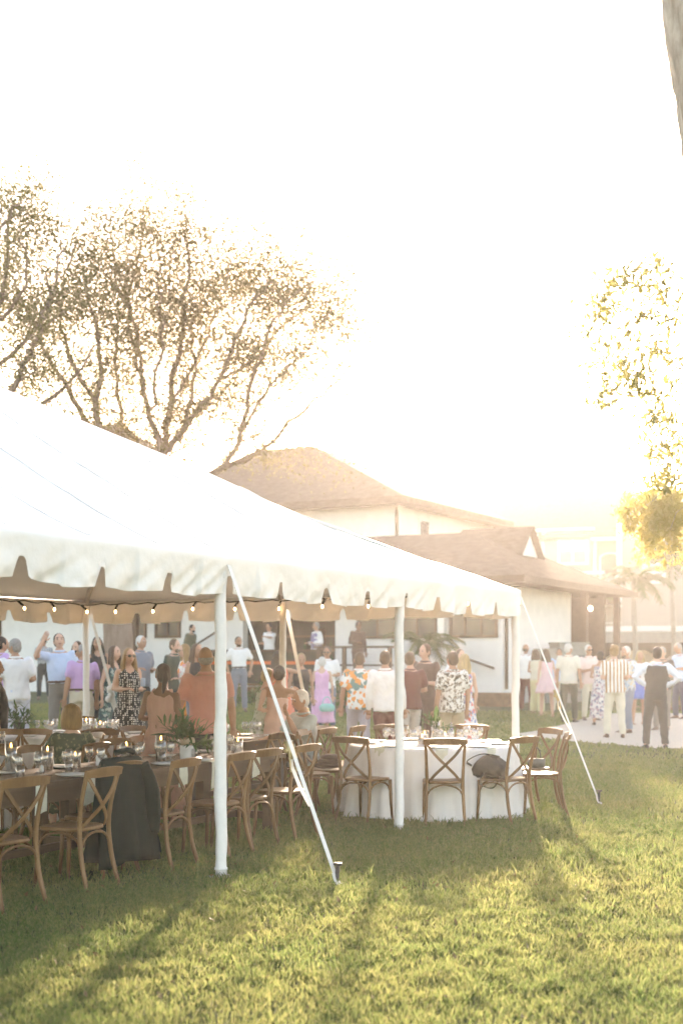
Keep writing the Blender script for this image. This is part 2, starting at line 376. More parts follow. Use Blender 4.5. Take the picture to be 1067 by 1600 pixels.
g = G(); g.box((13.2, -13.4, 5.6), (11.4, 9.6, 3.9)); g.box((22.9, -11.4, 5.6), (9.6, 9.8, 3.8)); o = g.build('upper_wall', m_white_wall, hall, False)
g = G(); g.tube([(7.35, -8.35, 7.25), (7.35, -8.35, 7.0), (7.44, -8.55, 6.7), (7.44, -8.55, 4.6)], .06, 6); g.build('downspout', m_brown, hall)
g = G(); g.box((7.48, -11, 6.5), (.06, .9, 1.0)); f = g.build('window', m_trim, hall, False); g = G(); g.box((7.44, -11, 6.5), (.04, .7, .8)); g.build('pane', m_pane, f, False)
def hall_window(t0, t1, z0, z1, mull=1):
    g = G()
    for a_, b_, c_, d_ in ((t0, t0 + .08, z0, z1), (t1 - .08, t1, z0, z1), (t0 + .08, t1 - .08, z0, z0 + .08), (t0 + .08, t1 - .08, z1 - .08, z1)):
        g.box(((a_ + b_) / 2, .03, (c_ + d_) / 2), (b_ - a_, .08, d_ - c_))
    for k in range(mull): tt = t0 + (t1 - t0) * (k + 1) / (mull + 1); g.box((tt, .025, (z0 + z1) / 2), (.06, .06, z1 - z0 - .17))
    f = g.build('window', m_brown, hall, False); g = G(); g.box(((t0 + t1) / 2, .01, (z0 + z1) / 2), (t1 - t0 - .15, .03, z1 - z0 - .15)); g.build('pane', m_pane, f, False)
hall_window(.12, 1.62, 2.28, 3.4, 2); hall_window(2.0, 4.6, 2.28, 3.4, 3); hall_window(11.05, 12.05, 2.35, 3.3); hall_window(12.4, 13.3, 2.35, 3.3); hall_window(18.6, 20.2, 2.4, 3.3)
for (t, n, m_) in ((-.35, -6.4, m_brown), (-.35, -8.3, m_brown), (-.35, -10.0, m_brown), (12.22, .9, m_brown), (1.82, .12, m_trim)):
    g = G(); g.box((t, n, 2.05), (.2, .2, 3.5)); g.build('column', m_, hall, False)
g = G(); g.box((2.6, -9.6, 2.0), (5.2, .15, 3.6)); g.build('porch_wall', m_brown, hall, False)
g = G(); g.tube([(-.3, -.2, 3.7), (-.1, -.2, 3.4), (-.06, -.2, 3.2), (-.06, -.2, .8)], .05, 6); g.build('downspout', m_brown, hall)
g = G(); g.tube([(1.55, .22, 1.86), (.15, .22, 1.4)], .035, 6); g.box((1.4, .14, 1.8), (.04, .24, .05)); g.box((.3, .14, 1.44), (.04, .24, .05)); g.build('handrail', m_brown, hall)
g = G(); g.tube([(11.0, .25, 1.75), (9.3, .25, 2.65)], .035, 6); g.box((10.8, .16, 1.83), (.04, .26, .05)); g.box((9.5, .16, 2.5), (.04, .26, .05)); g.build('handrail', m_brown, hall)
g = G(); g.box((.7, .2, .5), (2.4, .5, .42)); g.build('plinth', m_deck, hall, False)
g = G(); g.ell((-.62, -6.2, 3.3), (.07, .07, .08)); g.build('porch_lamp', emis('porch_lamp_glow', (1, .9, .7), 3.0), hall)

deck = thing('wooden_deck', 'raised brown wooden deck with bar in front of the white hall', 'deck', W0, HR)
for k in range(16):
    g = G(); g.box((5.7, .1 + .2 * k + .1, .93), (7.6, .19, .05)); g.build('deck_board', m_deck, deck, False)
for k in range(4):
    g = G(); g.box((5.7, 3.3, .28 + .17 * k), (7.6, .04, .16)); g.build('fascia_board', m_deck, deck, False)
for k in range(3):
    g = G(); g.box((1.62 - .32 * k, 1.9, .75 - .17 * k), (.34, 1.6, .08)); g.build('step', m_deck, deck, False)
    g = G(); g.box((1.47 - .32 * k, 1.9, .55 - .13 * k), (.03, 1.6, .3)); g.build('riser', m_deck, deck, False)
for t in (2.0, 3.4, 4.2): g = G(); g.box((t, 3.2, 1.45), (.1, .1, 1.1)); g.build('railing_post', m_brown, deck, False)
g = G(); g.box((3.1, 3.2, 2.0), (2.5, .09, .06)); g.box((3.1, 3.2, 1.5), (2.4, .05, .05)); g.build('railing', m_brown, deck, False)
bar = thing('bar_counter', 'dark outdoor bar counter with an orange ledge on the deck', 'bar', W0, HR)
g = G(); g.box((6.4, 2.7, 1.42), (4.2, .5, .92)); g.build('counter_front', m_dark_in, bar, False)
g = G(); g.box((6.4, 2.72, 1.91), (4.4, .7, .06)); g.build('counter_top', m_brown, bar, False)
g = G(); g.box((6.4, 2.98, 1.56), (4.2, .04, .09)); g.build('ledge', M('orange_paint', (.6, .13, .04), var=.1), bar, False)
shelf = thing('back_shelf', 'brown shelf unit with bottles inside the dark bar opening', 'shelf', W0, HR)
for z in (1.5, 1.95, 2.4): g = G(); g.box((7.0, -2.1, z), (3.0, .3, .05)); g.build('shelf_board', m_deck, shelf, False)
for t in (5.55, 7.0, 8.45): g = G(); g.box((t, -2.1, 1.8), (.07, .32, 1.7)); g.build('upright', m_deck, shelf, False)
g = G(); g.lathe([(.001, 0), (.04, 0), (.04, .17), (.015, .22), (.015, .29), (.001, .29)], n=8)
bme = g.mesh('bottle'); bm_ = [M('bottle_green', (.06, .12, .05), rough=.2), M('bottle_clear', (.5, .5, .45), rough=.2), M('bottle_amber', (.25, .12, .04), rough=.2)]
for k in range(18):
    o = link('bottle', bme.copy(), bm_[k % 3]); q = Matrix.Rotation(HR, 4, 'Z') @ Vector((5.7 + 2.6 * (k % 9) / 8 + random.uniform(-.05, .05), -2.05, 1.53 + .45 * (k // 9)))
    o.location = W0 + q; tag(o, ['first', 'second', 'third', 'fourth', 'fifth', 'sixth', 'seventh', 'eighth', 'ninth'][8 - k % 9] + ' bottle from the left on the ' + ('upper' if k > 8 else 'lower') + ' shelf inside the dark bar', 'bottle', 'bottles behind the bar')
for k, (t, lab) in enumerate(((8.9, 'grey utility box against the porch wall, nearer the corner pole'), (10.2, 'taller grey utility box behind the white haired man'))):
    p = gnd(868 + 18 * k, 1090 - 4 * k); p = Vector((PX(868 + 20 * k, 41 + k), 41 + k, gz(0, 41)))
    b = thing('utility_box', lab, 'utility box', p, .3); g = G(); hh = 1.55 + .2 * k
    g.box((0, 0, hh / 2), (.95, .7, hh)); g.build('cabinet', M('utility_grey', (.25, .25, .22), var=.1), b, False)
    g = G(); g.box((0, 0, hh + .03), (1.0, .76, .06)); g.build('lid', M('utility_grey', (.2, .2, .18)), b, False)
    for z in np.arange(.3, hh - .2, .18): g = G(); g.box((0, -.36, z), (.8, .03, .05)); g.build('louvre', M('utility_dark', (.12, .12, .11)), b, False)

# ---------------------------------------------------------------- beige apartment building, carport, car
AO = Vector((6.7, 92.0, 0)); AR = math.atan2(-.319, .948)
def apt(px, py, off=0.0):
    r = (px - CX) / FPX; s = (r * 92 - 6.7) / (.948 + .319 * r); Y = 92 - .319 * s
    return s, EYE + (HY - py) / FPX * Y
apb = thing('apartment_building', 'three storey beige apartment house with white trim and balcony', 'building', AO, AR)
s0, s1 = -14, 40; ze = apt(880, 838)[1]
sA, _ = apt(978, 900)
g = G(); g.box(((s0 + sA) / 2, 5, ze / 2), (sA - s0, 10, ze)); g.box(((sA + s1) / 2, 3.8, ze / 2 + .8), (s1 - sA, 12.4, ze + 1.6)); sharp(g.build('wall', m_beige, apb))
rb = 6.0; zr = EYE + (HY - 775) / FPX * 96.5
g = G(); vs = []
for s in (s0 - .6, s1): vs += [(s, -.7, ze - .1), (s, rb, zr), (s, 13, ze - .1), (s, -.7, ze - .3), (s, 13, ze - .3)]
g.add(vs, [(0, 5, 6, 1), (1, 6, 7, 2), (3, 8, 5, 0), (4, 3, 8, 9), (0, 1, 2, 4, 3), (5, 8, 9, 7, 6)]); g.build('roof', m_roof2, apb, False, True)
def strip(x0, y0, x1, y1, off, th, name='trim', m_=m_trim, par=apb):
    a0, z0 = apt(x0, y1); a1, z1 = apt(x1, y0); g = G(); g.box(((a0 + a1) / 2, off - th / 2, (z0 + z1) / 2), (a1 - a0, th, z1 - z0)); return g.build(name, m_, par, False)
strip(838, 826, 930, 832, -.45, .4, 'cornice'); strip(925, 840, 975, 846, -.3, .5, 'cornice'); strip(790, 836, 842, 840, -.2, .3, 'cornice'); strip(884, 893, 946, 899, -.3, .4, 'cornice')
strip(972, 824, 979, 944, -2.6, .3, 'pilaster'); strip(927, 846, 932, 900, -.1, .25, 'pilaster'); strip(903, 972, 1067, 975, -.1, .3, 'band')
strip(848, 832, 852, 885, -.1, .2, 'pilaster')
strip(852, 833, 926, 893, -.25, .25, 'bay', m_beige)
strip(896, 934, 972, 946, -.9, 1.0, 'garage_roof', m_roof); strip(904, 945, 988, 950, -.5, .4, 'trim'); strip(904, 950, 911, 980, -.4, .3, 'trim'); strip(980, 950, 987, 980, -.4, .3, 'trim'); strip(911, 950, 980, 980, -.05, .1, 'garage_door', M('garage_door_tan', (.42, .37, .3)))
def awin(x0, y0, x1, y1, cols, off):
    f = strip(x0, y0, x1, y1, off, .12, 'window')
    cw = (x1 - x0 - 5) / cols
    for c in range(cols):
        for hf in (0, 1):
            xa = x0 + 4 + c * cw; ya = y0 + 4 + hf * (y1 - y0 - 6) / 2
            strip(xa, ya, xa + cw - 4, ya + (y1 - y0 - 6) / 2 - 2, off - .1, .05, 'pane', M('blind_pane', (.42, .44, .42), rough=.15, spec=.6) if hf == 0 else M('dim_pane', (.22, .23, .22), rough=.12, spec=.6), f)
awin(873, 838, 921, 884, 2, -.5); awin(794, 845, 850, 884, 3, 0); awin(1010, 880, 1045, 915, 2, -2.45)
# arched balcony: surround, dark recess, railing
a0, zb = apt(936, 922); a1, zt = apt(971, 862); cxm = (a0 + a1) / 2; wr = (a1 - a0) / 2
def archpts(w_, top, n=12): return [(cxm + w_ * math.cos(PI * k / n), top + w_ * .45 * math.sin(PI * k / n)) for k in range(n + 1)]
def arch_solid(w_, top, y0, y1):
    pr = [(cxm + w_, zb)] + archpts(w_, top) + [(cxm - w_, zb)]; g = G(); n = len(pr)
    g.add([(x, y0, z) for x, z in pr] + [(x, y1, z) for x, z in pr], [tuple(range(n)), tuple(reversed(range(n, 2 * n)))] + [(i, n + i, n + (i + 1) % n, (i + 1) % n) for i in range(n)]); return g
bal = arch_solid(wr, zt - wr * .5, -.12, .05).build('balcony', m_trim, apb, False, True)
arch_solid(wr * .82, zt - wr * .55, -.2, -.05).build('recess', M('balcony_shade', (.16, .13, .09)), bal, False, True)  # solid slab, its dark colour stands for the shade inside the arch
g = G(); rz = zb + (zt - zb) * .36
g.box((cxm, -.3, rz), (wr * 1.7, .1, .1)); g.box((cxm, -.3, zb + .15), (wr * 1.7, .1, .1))
for k in range(13): g.box((cxm - wr * .8 + wr * 1.6 * k / 12, -.3, (rz + zb) / 2), (.05, .05, rz - zb - .1))
g.build('railing', m_trim, bal, False)
cp = thing('carport', 'long flat carport with white fascia behind the gravel', 'carport', (PX(880, 64), 64, .55), -.12)
zc = 1.7 + 46 * 64 / FPX - .55
g = G(); g.box((12, 3, zc), (26, 6.4, .12)); g.build('roof', M('carport_metal', (.45, .45, .43), rough=.4), cp, False)
g = G(); g.box((12, -.24, zc - .02), (26.2, .06, .24)); g.build('fascia', m_trim, cp, False)
for k in range(6): g = G(); g.box((.6 + 4.6 * k, .2, zc / 2), (.14, .14, zc - .1)); g.build('post', m_trim if k % 2 else m_brown, cp, False)
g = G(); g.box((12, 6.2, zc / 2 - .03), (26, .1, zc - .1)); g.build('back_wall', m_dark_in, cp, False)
g = G(); g.box((12, -.4, zc - .42), (25, .1, .5)); g.build('beam', M('carport_beam', (.3, .29, .26)), cp, False)
def car(loc, rz, m_, lab):
    t = thing('parked_car', lab, 'car', loc, rz, 'cars under the carport')
    prof = [(-2.2, .35), (-2.25, .7), (-2.0, .95), (-1.2, 1.02), (-.55, 1.48), (.7, 1.5), (1.5, 1.05), (2.15, .92), (2.25, .6), (2.2, .35)]
    g = G(); rs = []
    for y, sc_ in ((-.86, .97), (-.8, 1), (.8, 1), (.86, .97)): rs.append([Vector((x, y * (.86 if z > 1.1 else 1), z * (sc_ if z < 1 else 1))) for x, z in prof])
    g.rings(rs); sharp(g.build('body', m_, t, True, True), 40)
    for y in (-.77, .77):
        g = G(); g.add([(-1.0, y * 1.02, 1.05), (1.25, y * 1.02, 1.07), (.6, y * .99, 1.42), (-.5, y * .99, 1.4)], [(0, 1, 2, 3)]); g.build('side_window', m_pane, t, False)
        for x in (-1.4, 1.4):
            g = G(); g.tube([(x, y - .1, .33), (x, y + .12, .33)], .33, 16); wv = g.build('wheel', m_black, t); g = G(); g.tube([(x, y - .12, .33), (x, y + .14, .33)], .18, 12); g.build('rim', m_alu, wv)
    for x in (-2.23, 2.23):
        for y in (-.6, .6): g = G(); g.box((x, y, .74), (.05, .3, .14)); g.build('headlight', m_trim, t, False)
car((PX(985, 66), 66.5, .56), -.1, M('tan_car_paint', (.42, .33, .2), rough=.3, spec=.5), 'tan parked car under the carport')
car((PX(1080, 65.5), 65.5, .56), -.15, M('grey_car_paint', (.16, .16, .16), rough=.3, spec=.5), 'dark grey parked car under the carport near the picture edge')

# ---------------------------------------------------------------- foliage
def leaf_cloud(name, centers, spread, per, size, mat, parent, droop=0.0, aspect=.5):
    c = np.repeat(np.array([tuple(p) for p in centers], float), per, 0); n = len(c)
    sp = np.repeat(np.array(spread if hasattr(spread, '__len__') else [spread] * len(centers)), per)
    p = c + rng.normal(0, 1, (n, 3)) * sp[:, None] * np.array([1, 1, .8])
    d = rng.normal(0, 1, (n, 3)); d[:, 2] -= droop; d /= np.linalg.norm(d, axis=1)[:, None]
    q = rng.normal(0, 1, (n, 3)); q -= (q * d).sum(1)[:, None] * d; q /= np.linalg.norm(q, axis=1)[:, None]
    s = size * rng.uniform(.55, 1.35, n)[:, None]
    a = p - d * s * .5; b = p + q * s * aspect * .5; e = p + d * s * .5; f = p - q * s * aspect * .5
    verts = np.stack([a, b, e, f], 1).reshape(-1, 3); st = np.arange(n) * 4
    return link(name, raw_mesh(name, verts, np.arange(n * 4), st), mat, parent, False)
m_bark = M('oak_bark', (.2, .14, .105), rough=.95, col2=(.32, .24, .19), scale=9, bump=1.0, bscale=18, stretch=(1, 1, .3))
m_oak = M('oak_leaf', (.12, .12, .045), rough=.6, col2=(.2, .18, .08), scale=1.2, trans=.6)
m_oak2 = M('oak_leaf_young', (.13, .11, .045), rough=.6, col2=(.22, .175, .08), scale=1.2, trans=.42)
def spline(pts, n=5, jit=0.0):
    out = []
    for i in range(len(pts) - 1):
        p0 = pts[max(i - 1, 0)]; p1 = pts[i]; p2 = pts[i + 1]; p3 = pts[min(i + 2, len(pts) - 1)]
        for k in range(n):
            t = k / n
            q = .5 * ((2 * p1) + (p2 - p0) * t + (2 * p0 - 5 * p1 + 4 * p2 - p3) * t * t + (3 * p1 - p0 - 3 * p2 + p3) * t ** 3)
            out.append(q + Vector([random.gauss(0, jit) for _ in range(3)]) if (i or k) else q)
    out.append(pts[-1]); return out
def grow(g, start, d, length, r, level, tips, upward=.25):
    n = 4; pts = [start]; dd = d.normalized()
    for k in range(n):
        dd = (dd + Vector([random.gauss(0, .22) for _ in range(3)]) + Vector((0, 0, upward * .25))).normalized(); pts.append(pts[-1] + dd * length / n)
    g.tube(pts, [r * (1 - .7 * k / n) for k in range(n + 1)], 5 if level else 6)
    if level == 0: tips += pts[1:]; return
    for k in range(1, n + 1):
        for _ in range(2 if k > 1 else 1):
            a = (dd + Vector([random.gauss(0, .75) for _ in range(3)])).normalized(); grow(g, pts[k], a, length * random.uniform(.4, .65), r * (1 - .7 * k / n) * .6, level - 1, tips, upward)
def limb_tree(name, label, base_px, D, limbs, trunk, leafmat, per, size, spread=.22, lvl=1, sub=1.4, seed=3, rad=None, dens=1.0):
    random.seed(seed)
    t = thing(name, label, 'tree', (0, 0, 0)); g = G(); tips = []
    g.tube(spline(trunk[0], 5, .01), [trunk[1] * (1 - .25 * k / (5 * (len(trunk[0]) - 1))) for k in range(5 * (len(trunk[0]) - 1) + 1)], 12)
    for pts, r0, r1 in limbs:
        sp = spline(pts, 5, .04); n = len(sp); r0 *= .52; r1 *= .6
        g.tube(sp, [r0 + (r1 - r0) * k / (n - 1) for k in range(n)], 8)
        for k in range(max(2, n // 4), n):
            if random.random() < dens:
                d = (sp[k] - sp[k - 1]).normalized(); a = (d * .7 + Vector([random.gauss(0, .7) for _ in range(3)])).normalized()
                grow(g, sp[k], a, sub * random.uniform(.6, 1.2), max(.008, .7 * (r0 + (r1 - r0) * k / n) * .4), lvl, tips)
    g.build('trunk', m_bark, t); cr = leaf_cloud('crown', tips, spread, per, size, leafmat, t)
    return t, tips
def lp(D, *pxs, dy=0.0):                                  # pixel polyline at depth D, swaying in depth
    return [pt(x, y, D + (k * dy)) for k, (x, y) in enumerate(pxs)]
D = 30.0; ob = Vector((PX(186, D), D, gz(0, D) - .1))
trunk = ([ob, ob + Vector((.02, 0, 1.0)), pt(184, 975, D), pt(186, 930, D), pt(190, 895, D)], .36)
limbs = [
    (lp(D, (190, 900), (225, 790), (258, 705), (262, 640), (285, 500), (292, 350), dy=.15), .27, .04),
    (lp(D, (258, 705), (300, 655), (345, 590), (380, 500), (425, 440), dy=-.3), .15, .03),
    (lp(D, (258, 720), (225, 610), (212, 520), (180, 420), dy=.3), .14, .03),
    (lp(D, (280, 690), (305, 600), (300, 510), (330, 430), dy=.5), .1, .025),
    (lp(D, (240, 760), (330, 740), (372, 690), (390, 600), (430, 500), (478, 445), dy=-.2), .15, .03),
    (lp(D, (330, 740), (400, 710), (465, 650), (530, 590), (598, 515), dy=.3), .1, .02),
    (lp(D, (372, 690), (420, 600), (470, 560), (520, 480), dy=-.4), .08, .02),
    (lp(D, (186, 905), (165, 780), (152, 660), (155, 560), (130, 420), dy=-.2), .24, .04),
    (lp(D, (165, 780), (190, 660), (180, 560), (200, 440), dy=.4), .12, .03),
    (lp(D, (152, 680), (100, 600), (60, 520), (20, 430), dy=.3), .14, .03),
    (lp(D, (155, 640), (110, 560), (95, 470), (120, 370), dy=-.4), .1, .03),
    (lp(D, (225, 610), (200, 500), (215, 410), (222, 350), dy=.5), .09, .025),
    (lp(D, (235, 640), (250, 540), (248, 450), (262, 390), dy=-.5), .08, .025),
    (lp(D, (345, 590), (400, 560), (450, 500), (500, 470), dy=.5), .07, .02),
    (lp(D, (262, 640), (320, 540), (345, 460), (360, 400), dy=.3), .08, .02),
]
limb_tree('oak_tree', 'tall many limbed oak rising behind the tent with sparse backlit leaves', None, D, limbs, trunk, m_oak2, 19, .07, .25, 1, 1.3, 11, dens=1.0)
D = 27.0; ob = Vector((PX(-95, D), D, 0))
trunk = ([ob, ob + Vector((0, 0, 1.5)), pt(-85, 800, D), pt(-70, 720, D)], .35)
limbs = [
    (lp(D, (-70, 730), (-40, 600), (0, 470), (15, 330), dy=.2), .2, .04),
    (lp(D, (-60, 690), (20, 600), (60, 520), (100, 390), dy=-.2), .16, .03),
    (lp(D, (-60, 700), (40, 650), (110, 600), (150, 540), dy=.3), .14, .03),
    (lp(D, (-40, 600), (30, 540), (80, 470), (60, 400), dy=.4), .1, .03),
    (lp(D, (-50, 650), (-30, 500), (-10, 380), (30, 320), dy=-.4), .12, .03),
    (lp(D, (0, 500), (40, 440), (30, 370), dy=-.4), .08, .03),
]
limb_tree('oak_tree', 'darker denser oak at the picture edge behind the tent', None, D, limbs, trunk, m_oak, 15, .07, .24, 1, 1.05, 12, dens=.8)
# near tree on the right: leaning trunk and hanging leaf sprays
m_bark2 = M('pale_flaky_bark', (.2, .16, .12), rough=.95, col2=(.48, .42, .34), scale=11, bump=1.0, bscale=22, stretch=(1, 1, .35))
m_spray = M('pale_backlit_leaf', (.22, .21, .07), rough=.55, col2=(.36, .31, .12), scale=3, trans=.5)
nt_ = thing('shade_tree', 'leaning pale barked tree with drooping yellow green leaves at the edge', 'tree')
D = 10.0; g = G(); b0 = Vector((PX(1240, D), D + .4, 0))
tp = spline([b0, pt(1205, 1150, D + .3), pt(1190, 700, D + .2), pt(1144, 290, D), pt(1104, 0, D), pt(1066, -260, D - .1), pt(1030, -500, D)], 30)
n = len(tp); rs = []
for i, p in enumerate(tp):
    r0 = .36 - .07 * i / n
    rs.append([p + Vector((math.cos(a), math.sin(a), 0)) * (r0 * (1 + .07 * mnoise.noise(Vector((math.cos(a) * 2.2, math.sin(a) * 2.2, p.z * 2.0))) + .07 * mnoise.noise(Vector((math.cos(a) * 7, math.sin(a) * 7, p.z * 4))) + .05 * abs(mnoise.noise(Vector((math.cos(a) * 15, math.sin(a) * 15, p.z * 7)))))) for a in [2 * PI * k / 72 for k in range(72)]])
g.rings(rs); tr_ = g.build('trunk', m_bark2, nt_)
random.seed(21); g = G(); tips = []
clump = [(1000, 418), (975, 432), (1030, 425), (950, 445), (1000, 452), (935, 470), (960, 478), (1050, 470), (1020, 468), (915, 500), (940, 498), (1010, 500), (985, 520), (1045, 505), (945, 535), (1015, 540), (1030, 560), (970, 560), (940, 575), (1000, 570), (960, 592), (1060, 560), (950, 605), (985, 600), (1035, 640), (945, 625), (1020, 622), (1050, 610), (1025, 660), (1045, 655), (1000, 590),
         (1025, 705), (1050, 700), (1010, 700), (1060, 690), (1040, 735), (1060, 745), (1020, 755), (1045, 760)]
dense = [(random.uniform(985, 1085), random.uniform(772, 862)) for _ in range(60)] + [(random.uniform(968, 1020), random.uniform(790, 830)) for _ in range(14)]
cen, spr = [], []
for (x, y) in clump:
    d_ = random.uniform(8.5, 10.0)
    for _ in range(2): cen.append(pt(x + random.gauss(0, 7), y + random.gauss(0, 6), d_)); spr.append(.055)
gold = []
for _ in range(34):                                       # drooping strands of the golden lower branch
    x0 = random.uniform(968, 1095); ytop = 768 + random.uniform(0, 20) + max(0, (1000 - x0) * .5); yb = ytop + random.uniform(35, 95) * (.5 if x0 < 990 else 1); d_ = random.uniform(17, 19.5); x1 = x0 + random.uniform(-14, 10)
    for q in range(6): gold.append(pt(x0 + (x1 - x0) * q / 5 + random.gauss(0, 3), ytop + (yb - ytop) * q / 5, d_))
for q in ((1180, 330), (1150, 420)):
    for tx, ty in ((1000, 420), (935, 470), (945, 540), (1010, 540), (950, 600), (1030, 640), (1045, 735)):
        sp = spline([pt(q[0], q[1], 8.0), pt((q[0] + tx) / 2 + 20, (q[1] + ty) / 2 - 40, 8.6), pt(tx, ty, 9.2)], 6, .012); g.tube(sp, [.007 - .0055 * k / (len(sp) - 1) for k in range(len(sp))], 5)
for tx, ty in ((1000, 800), (1040, 840), (980, 815), (1060, 790)):
    sp = spline([pt(1170, 560, 10.5), pt(1130, 690, 14), pt(tx, ty, 18)], 6, .02); g.tube(sp, [.012 - .009 * k / (len(sp) - 1) for k in range(len(sp))], 5)
g.tube(spline([tp[-55], pt(1190, 380, 7.6), pt(1180, 330, 8.0), pt(1170, 560, 10.5)], 5), .035, 6)
g.build('branch', m_bark2, nt_)
leaf_cloud('crown', cen, spr, 30, .06, m_spray, nt_, .9, .34)
leaf_cloud('golden_leaves', gold, .06, 26, .085, M('golden_leaf', (.38, .33, .1), rough=.5, col2=(.55, .44, .17), scale=2, trans=.65), nt_, .9, .34)

fl = leaf_cloud('fallen_leaves', leaf_pts, .012, 1, .045, M('dry_leaf', (.13, .075, .03), rough=.7, col2=(.3, .2, .1), scale=3), None, 0.0, .5); tag(fl, 'scattered dry brown leaves lying in the lawn grass', 'leaves', kind='stuff')
# palms
m_frond = M('palm_frond', (.05, .095, .02), rough=.4, col2=(.13, .16, .04), scale=4, trans=.45)
m_ptrunk = M('palm_trunk', (.3, .27, .22), rough=.9, var=.15, bump=.4, bscale=20)
def frond(base, az, length, rise, droop, leaf=.38, nl=16):
    g = G(); pts = []
    for k in range(9):
        t = k / 8; r = length * t * (1 - .12 * t); pts.append(base + Vector((math.cos(az) * r, math.sin(az) * r, rise * t - droop * t * t)))
    g.tube(pts, [.02 * (1 - .8 * k / 8) for k in range(9)], 4)
    for k in range(nl):
        t = .12 + .86 * k / nl; i = min(7, int(t * 8)); f = t * 8 - i; p = pts[i].lerp(pts[i + 1], f); d = (pts[i + 1] - pts[i]).normalized(); side = d.cross(Vector((0, 0, 1))).normalized()
        ln = leaf * math.sin(PI * (.12 + .8 * t)) ** .7
        for s in (-1, 1):
            tip = p + side * s * ln * .75 + d * ln * .55 + Vector((0, 0, -ln * random.uniform(.15, .55))); w_ = d * .05 * length
            g.add([p - w_ * .5, p + w_ * .5, tip], [(0, 1, 2)])
    return g
def palm(x, ytop, ybase, d_, lab, nf, length, trunk_r=.11, seed=1, name='palm_tree', rise=1.1):
    random.seed(seed); base = Vector((PX(x, d_), d_, gz(0, d_))); top = pt(x - 3, ytop, d_)
    t = thing(name, lab, 'palm tree' if name == 'palm_tree' else 'plant', base); top = top - base
    g = G(); g.tube([Vector((0, 0, -.05)), top * .35 + Vector((.03, 0, 0)), top * .7, top], [trunk_r * 1.35, trunk_r, trunk_r * .9, trunk_r * .8], 10); g.build('trunk', m_ptrunk, t)
    for k in range(nf):
        az = 2 * PI * k / nf * 2.4 + random.uniform(-.2, .2); frond(top, az, length * random.uniform(.8, 1.1), length * random.uniform(.35, .8) * rise, length * random.uniform(.6, 1.0), leaf=length * .3, nl=26).build('frond', m_frond, t, False)
palm(992, 908, 1040, 57, 'slim palm with arching fronds, the one nearer the porch', 13, 2.1, seed=4)
palm(1052, 885, 1040, 60, 'slim palm with upright fronds at the picture edge', 13, 2.3, seed=5, rise=1.5)
palm(668, 1012, 1060, 38.3, 'bushy palm shrub in front of the white wall beside the deck', 15, 1.25, .12, seed=8, name='palm_shrub', rise=1.4)
def shrub(loc, rx, rz_, n, lab, seed, mat=m_leaf):
    random.seed(seed); t = thing('shrub', lab, 'plant', loc); g = G(); cs = []
    for k in range(n):
        a = random.uniform(0, 2 * PI); r = rx * math.sqrt(random.random()); p = Vector((math.cos(a) * r, math.sin(a) * r * .6, rz_ * random.uniform(.15, 1) * (1 - .35 * r / rx))); cs.append(p)
        g.tube([(p.x * .15, p.y * .15, 0), (p.x * .6, p.y * .6, p.z * .5), p], [.02, .012, .005], 4)
    g.build('stem', m_bark, t); leaf_cloud('foliage', cs, .1, 36, .1, mat, t)
m_shrub = M('shrub_leaf', (.06, .1, .03), rough=.5, col2=(.13, .18, .05), scale=5, trans=.35)
shrub((PX(535, 35.6), 35.6, gz(0, 35.6)), 1.0, .9, 46, 'low green shrub before the deck behind the pink dress', 3, m_shrub)
shrub((PX(390, 38), 38, gz(0, 38)), .9, .8, 40, 'low green shrub behind the man in the white short sleeved shirt', 4, m_shrub)
shrub((PX(1040, 37), 37, gz(0, 37)), 1.2, .8, 50, 'low hedge clump behind the waistcoat man on the gravel', 5, m_shrub)
for k, (x, d_, s_) in enumerate(((915, 60, 2.6), (985, 61, 2.4), (1060, 59, 2.6))):
    pass

# ---------------------------------------------------------------- frame tent
BAY = 3.19; NB = 4; AL = BAY * NB; WD = 2 * BAY; ZE = 2.52
tent = thing('frame_tent', 'large white frame tent with scalloped valance on the lawn', 'tent', TC, ROT_UV)
def LT(a, b, z): return Vector((a, -b, z))
def ridge_z(a):
    pts = [(0, 4.02), (BAY, 4.05), (2 * BAY, 4.4), (3 * BAY, 4.4), (4 * BAY, 4.1)]
    for (x0, z0), (x1, z1) in zip(pts, pts[1:]):
        if a <= x1: t = max(0, (a - x0) / (x1 - x0)); return z0 + (z1 - z0) * t
    return pts[-1][1]
def roof_z(a, b, off=0.0):
    fb = min(b, WD - b) / BAY; fa = min(a, AL - a) / BAY; f = min(fa, fb)
    z = ZE + (ridge_z(max(BAY, min(AL - BAY, a))) - ZE) * f ** 1.05
    s = b if fa < fb else a
    z -= .085 * math.sin(PI * (s % BAY) / BAY) ** 2 * 4 * f * (1 - f) * (1 if f < 1 else 0) 
    if f > .01:
        k = min(1, f * 4) * min(1, (1.02 - f) * 6)
        z += k * (.02 * mnoise.noise(Vector((a * 1.3, b * 1.3, 0))) + .012 * mnoise.noise(Vector((a * 3.4 + b, b * 3.4 - a * 2, 4))) + .007 * mnoise.noise(Vector(((a + b) * 2.5, (a - b) * 11, 9))) + .005 * mnoise.noise(Vector(((a - b) * 3, (a + b) * 14, 19))))
    return z + off
st = BAY / 44; na, nb = int(round(AL / st)), int(round(WD / st))
g = G()
for i in range(na + 1):
    for j in range(nb + 1): g.v.append(tuple(LT(i * st, j * st, roof_z(i * st, j * st))))
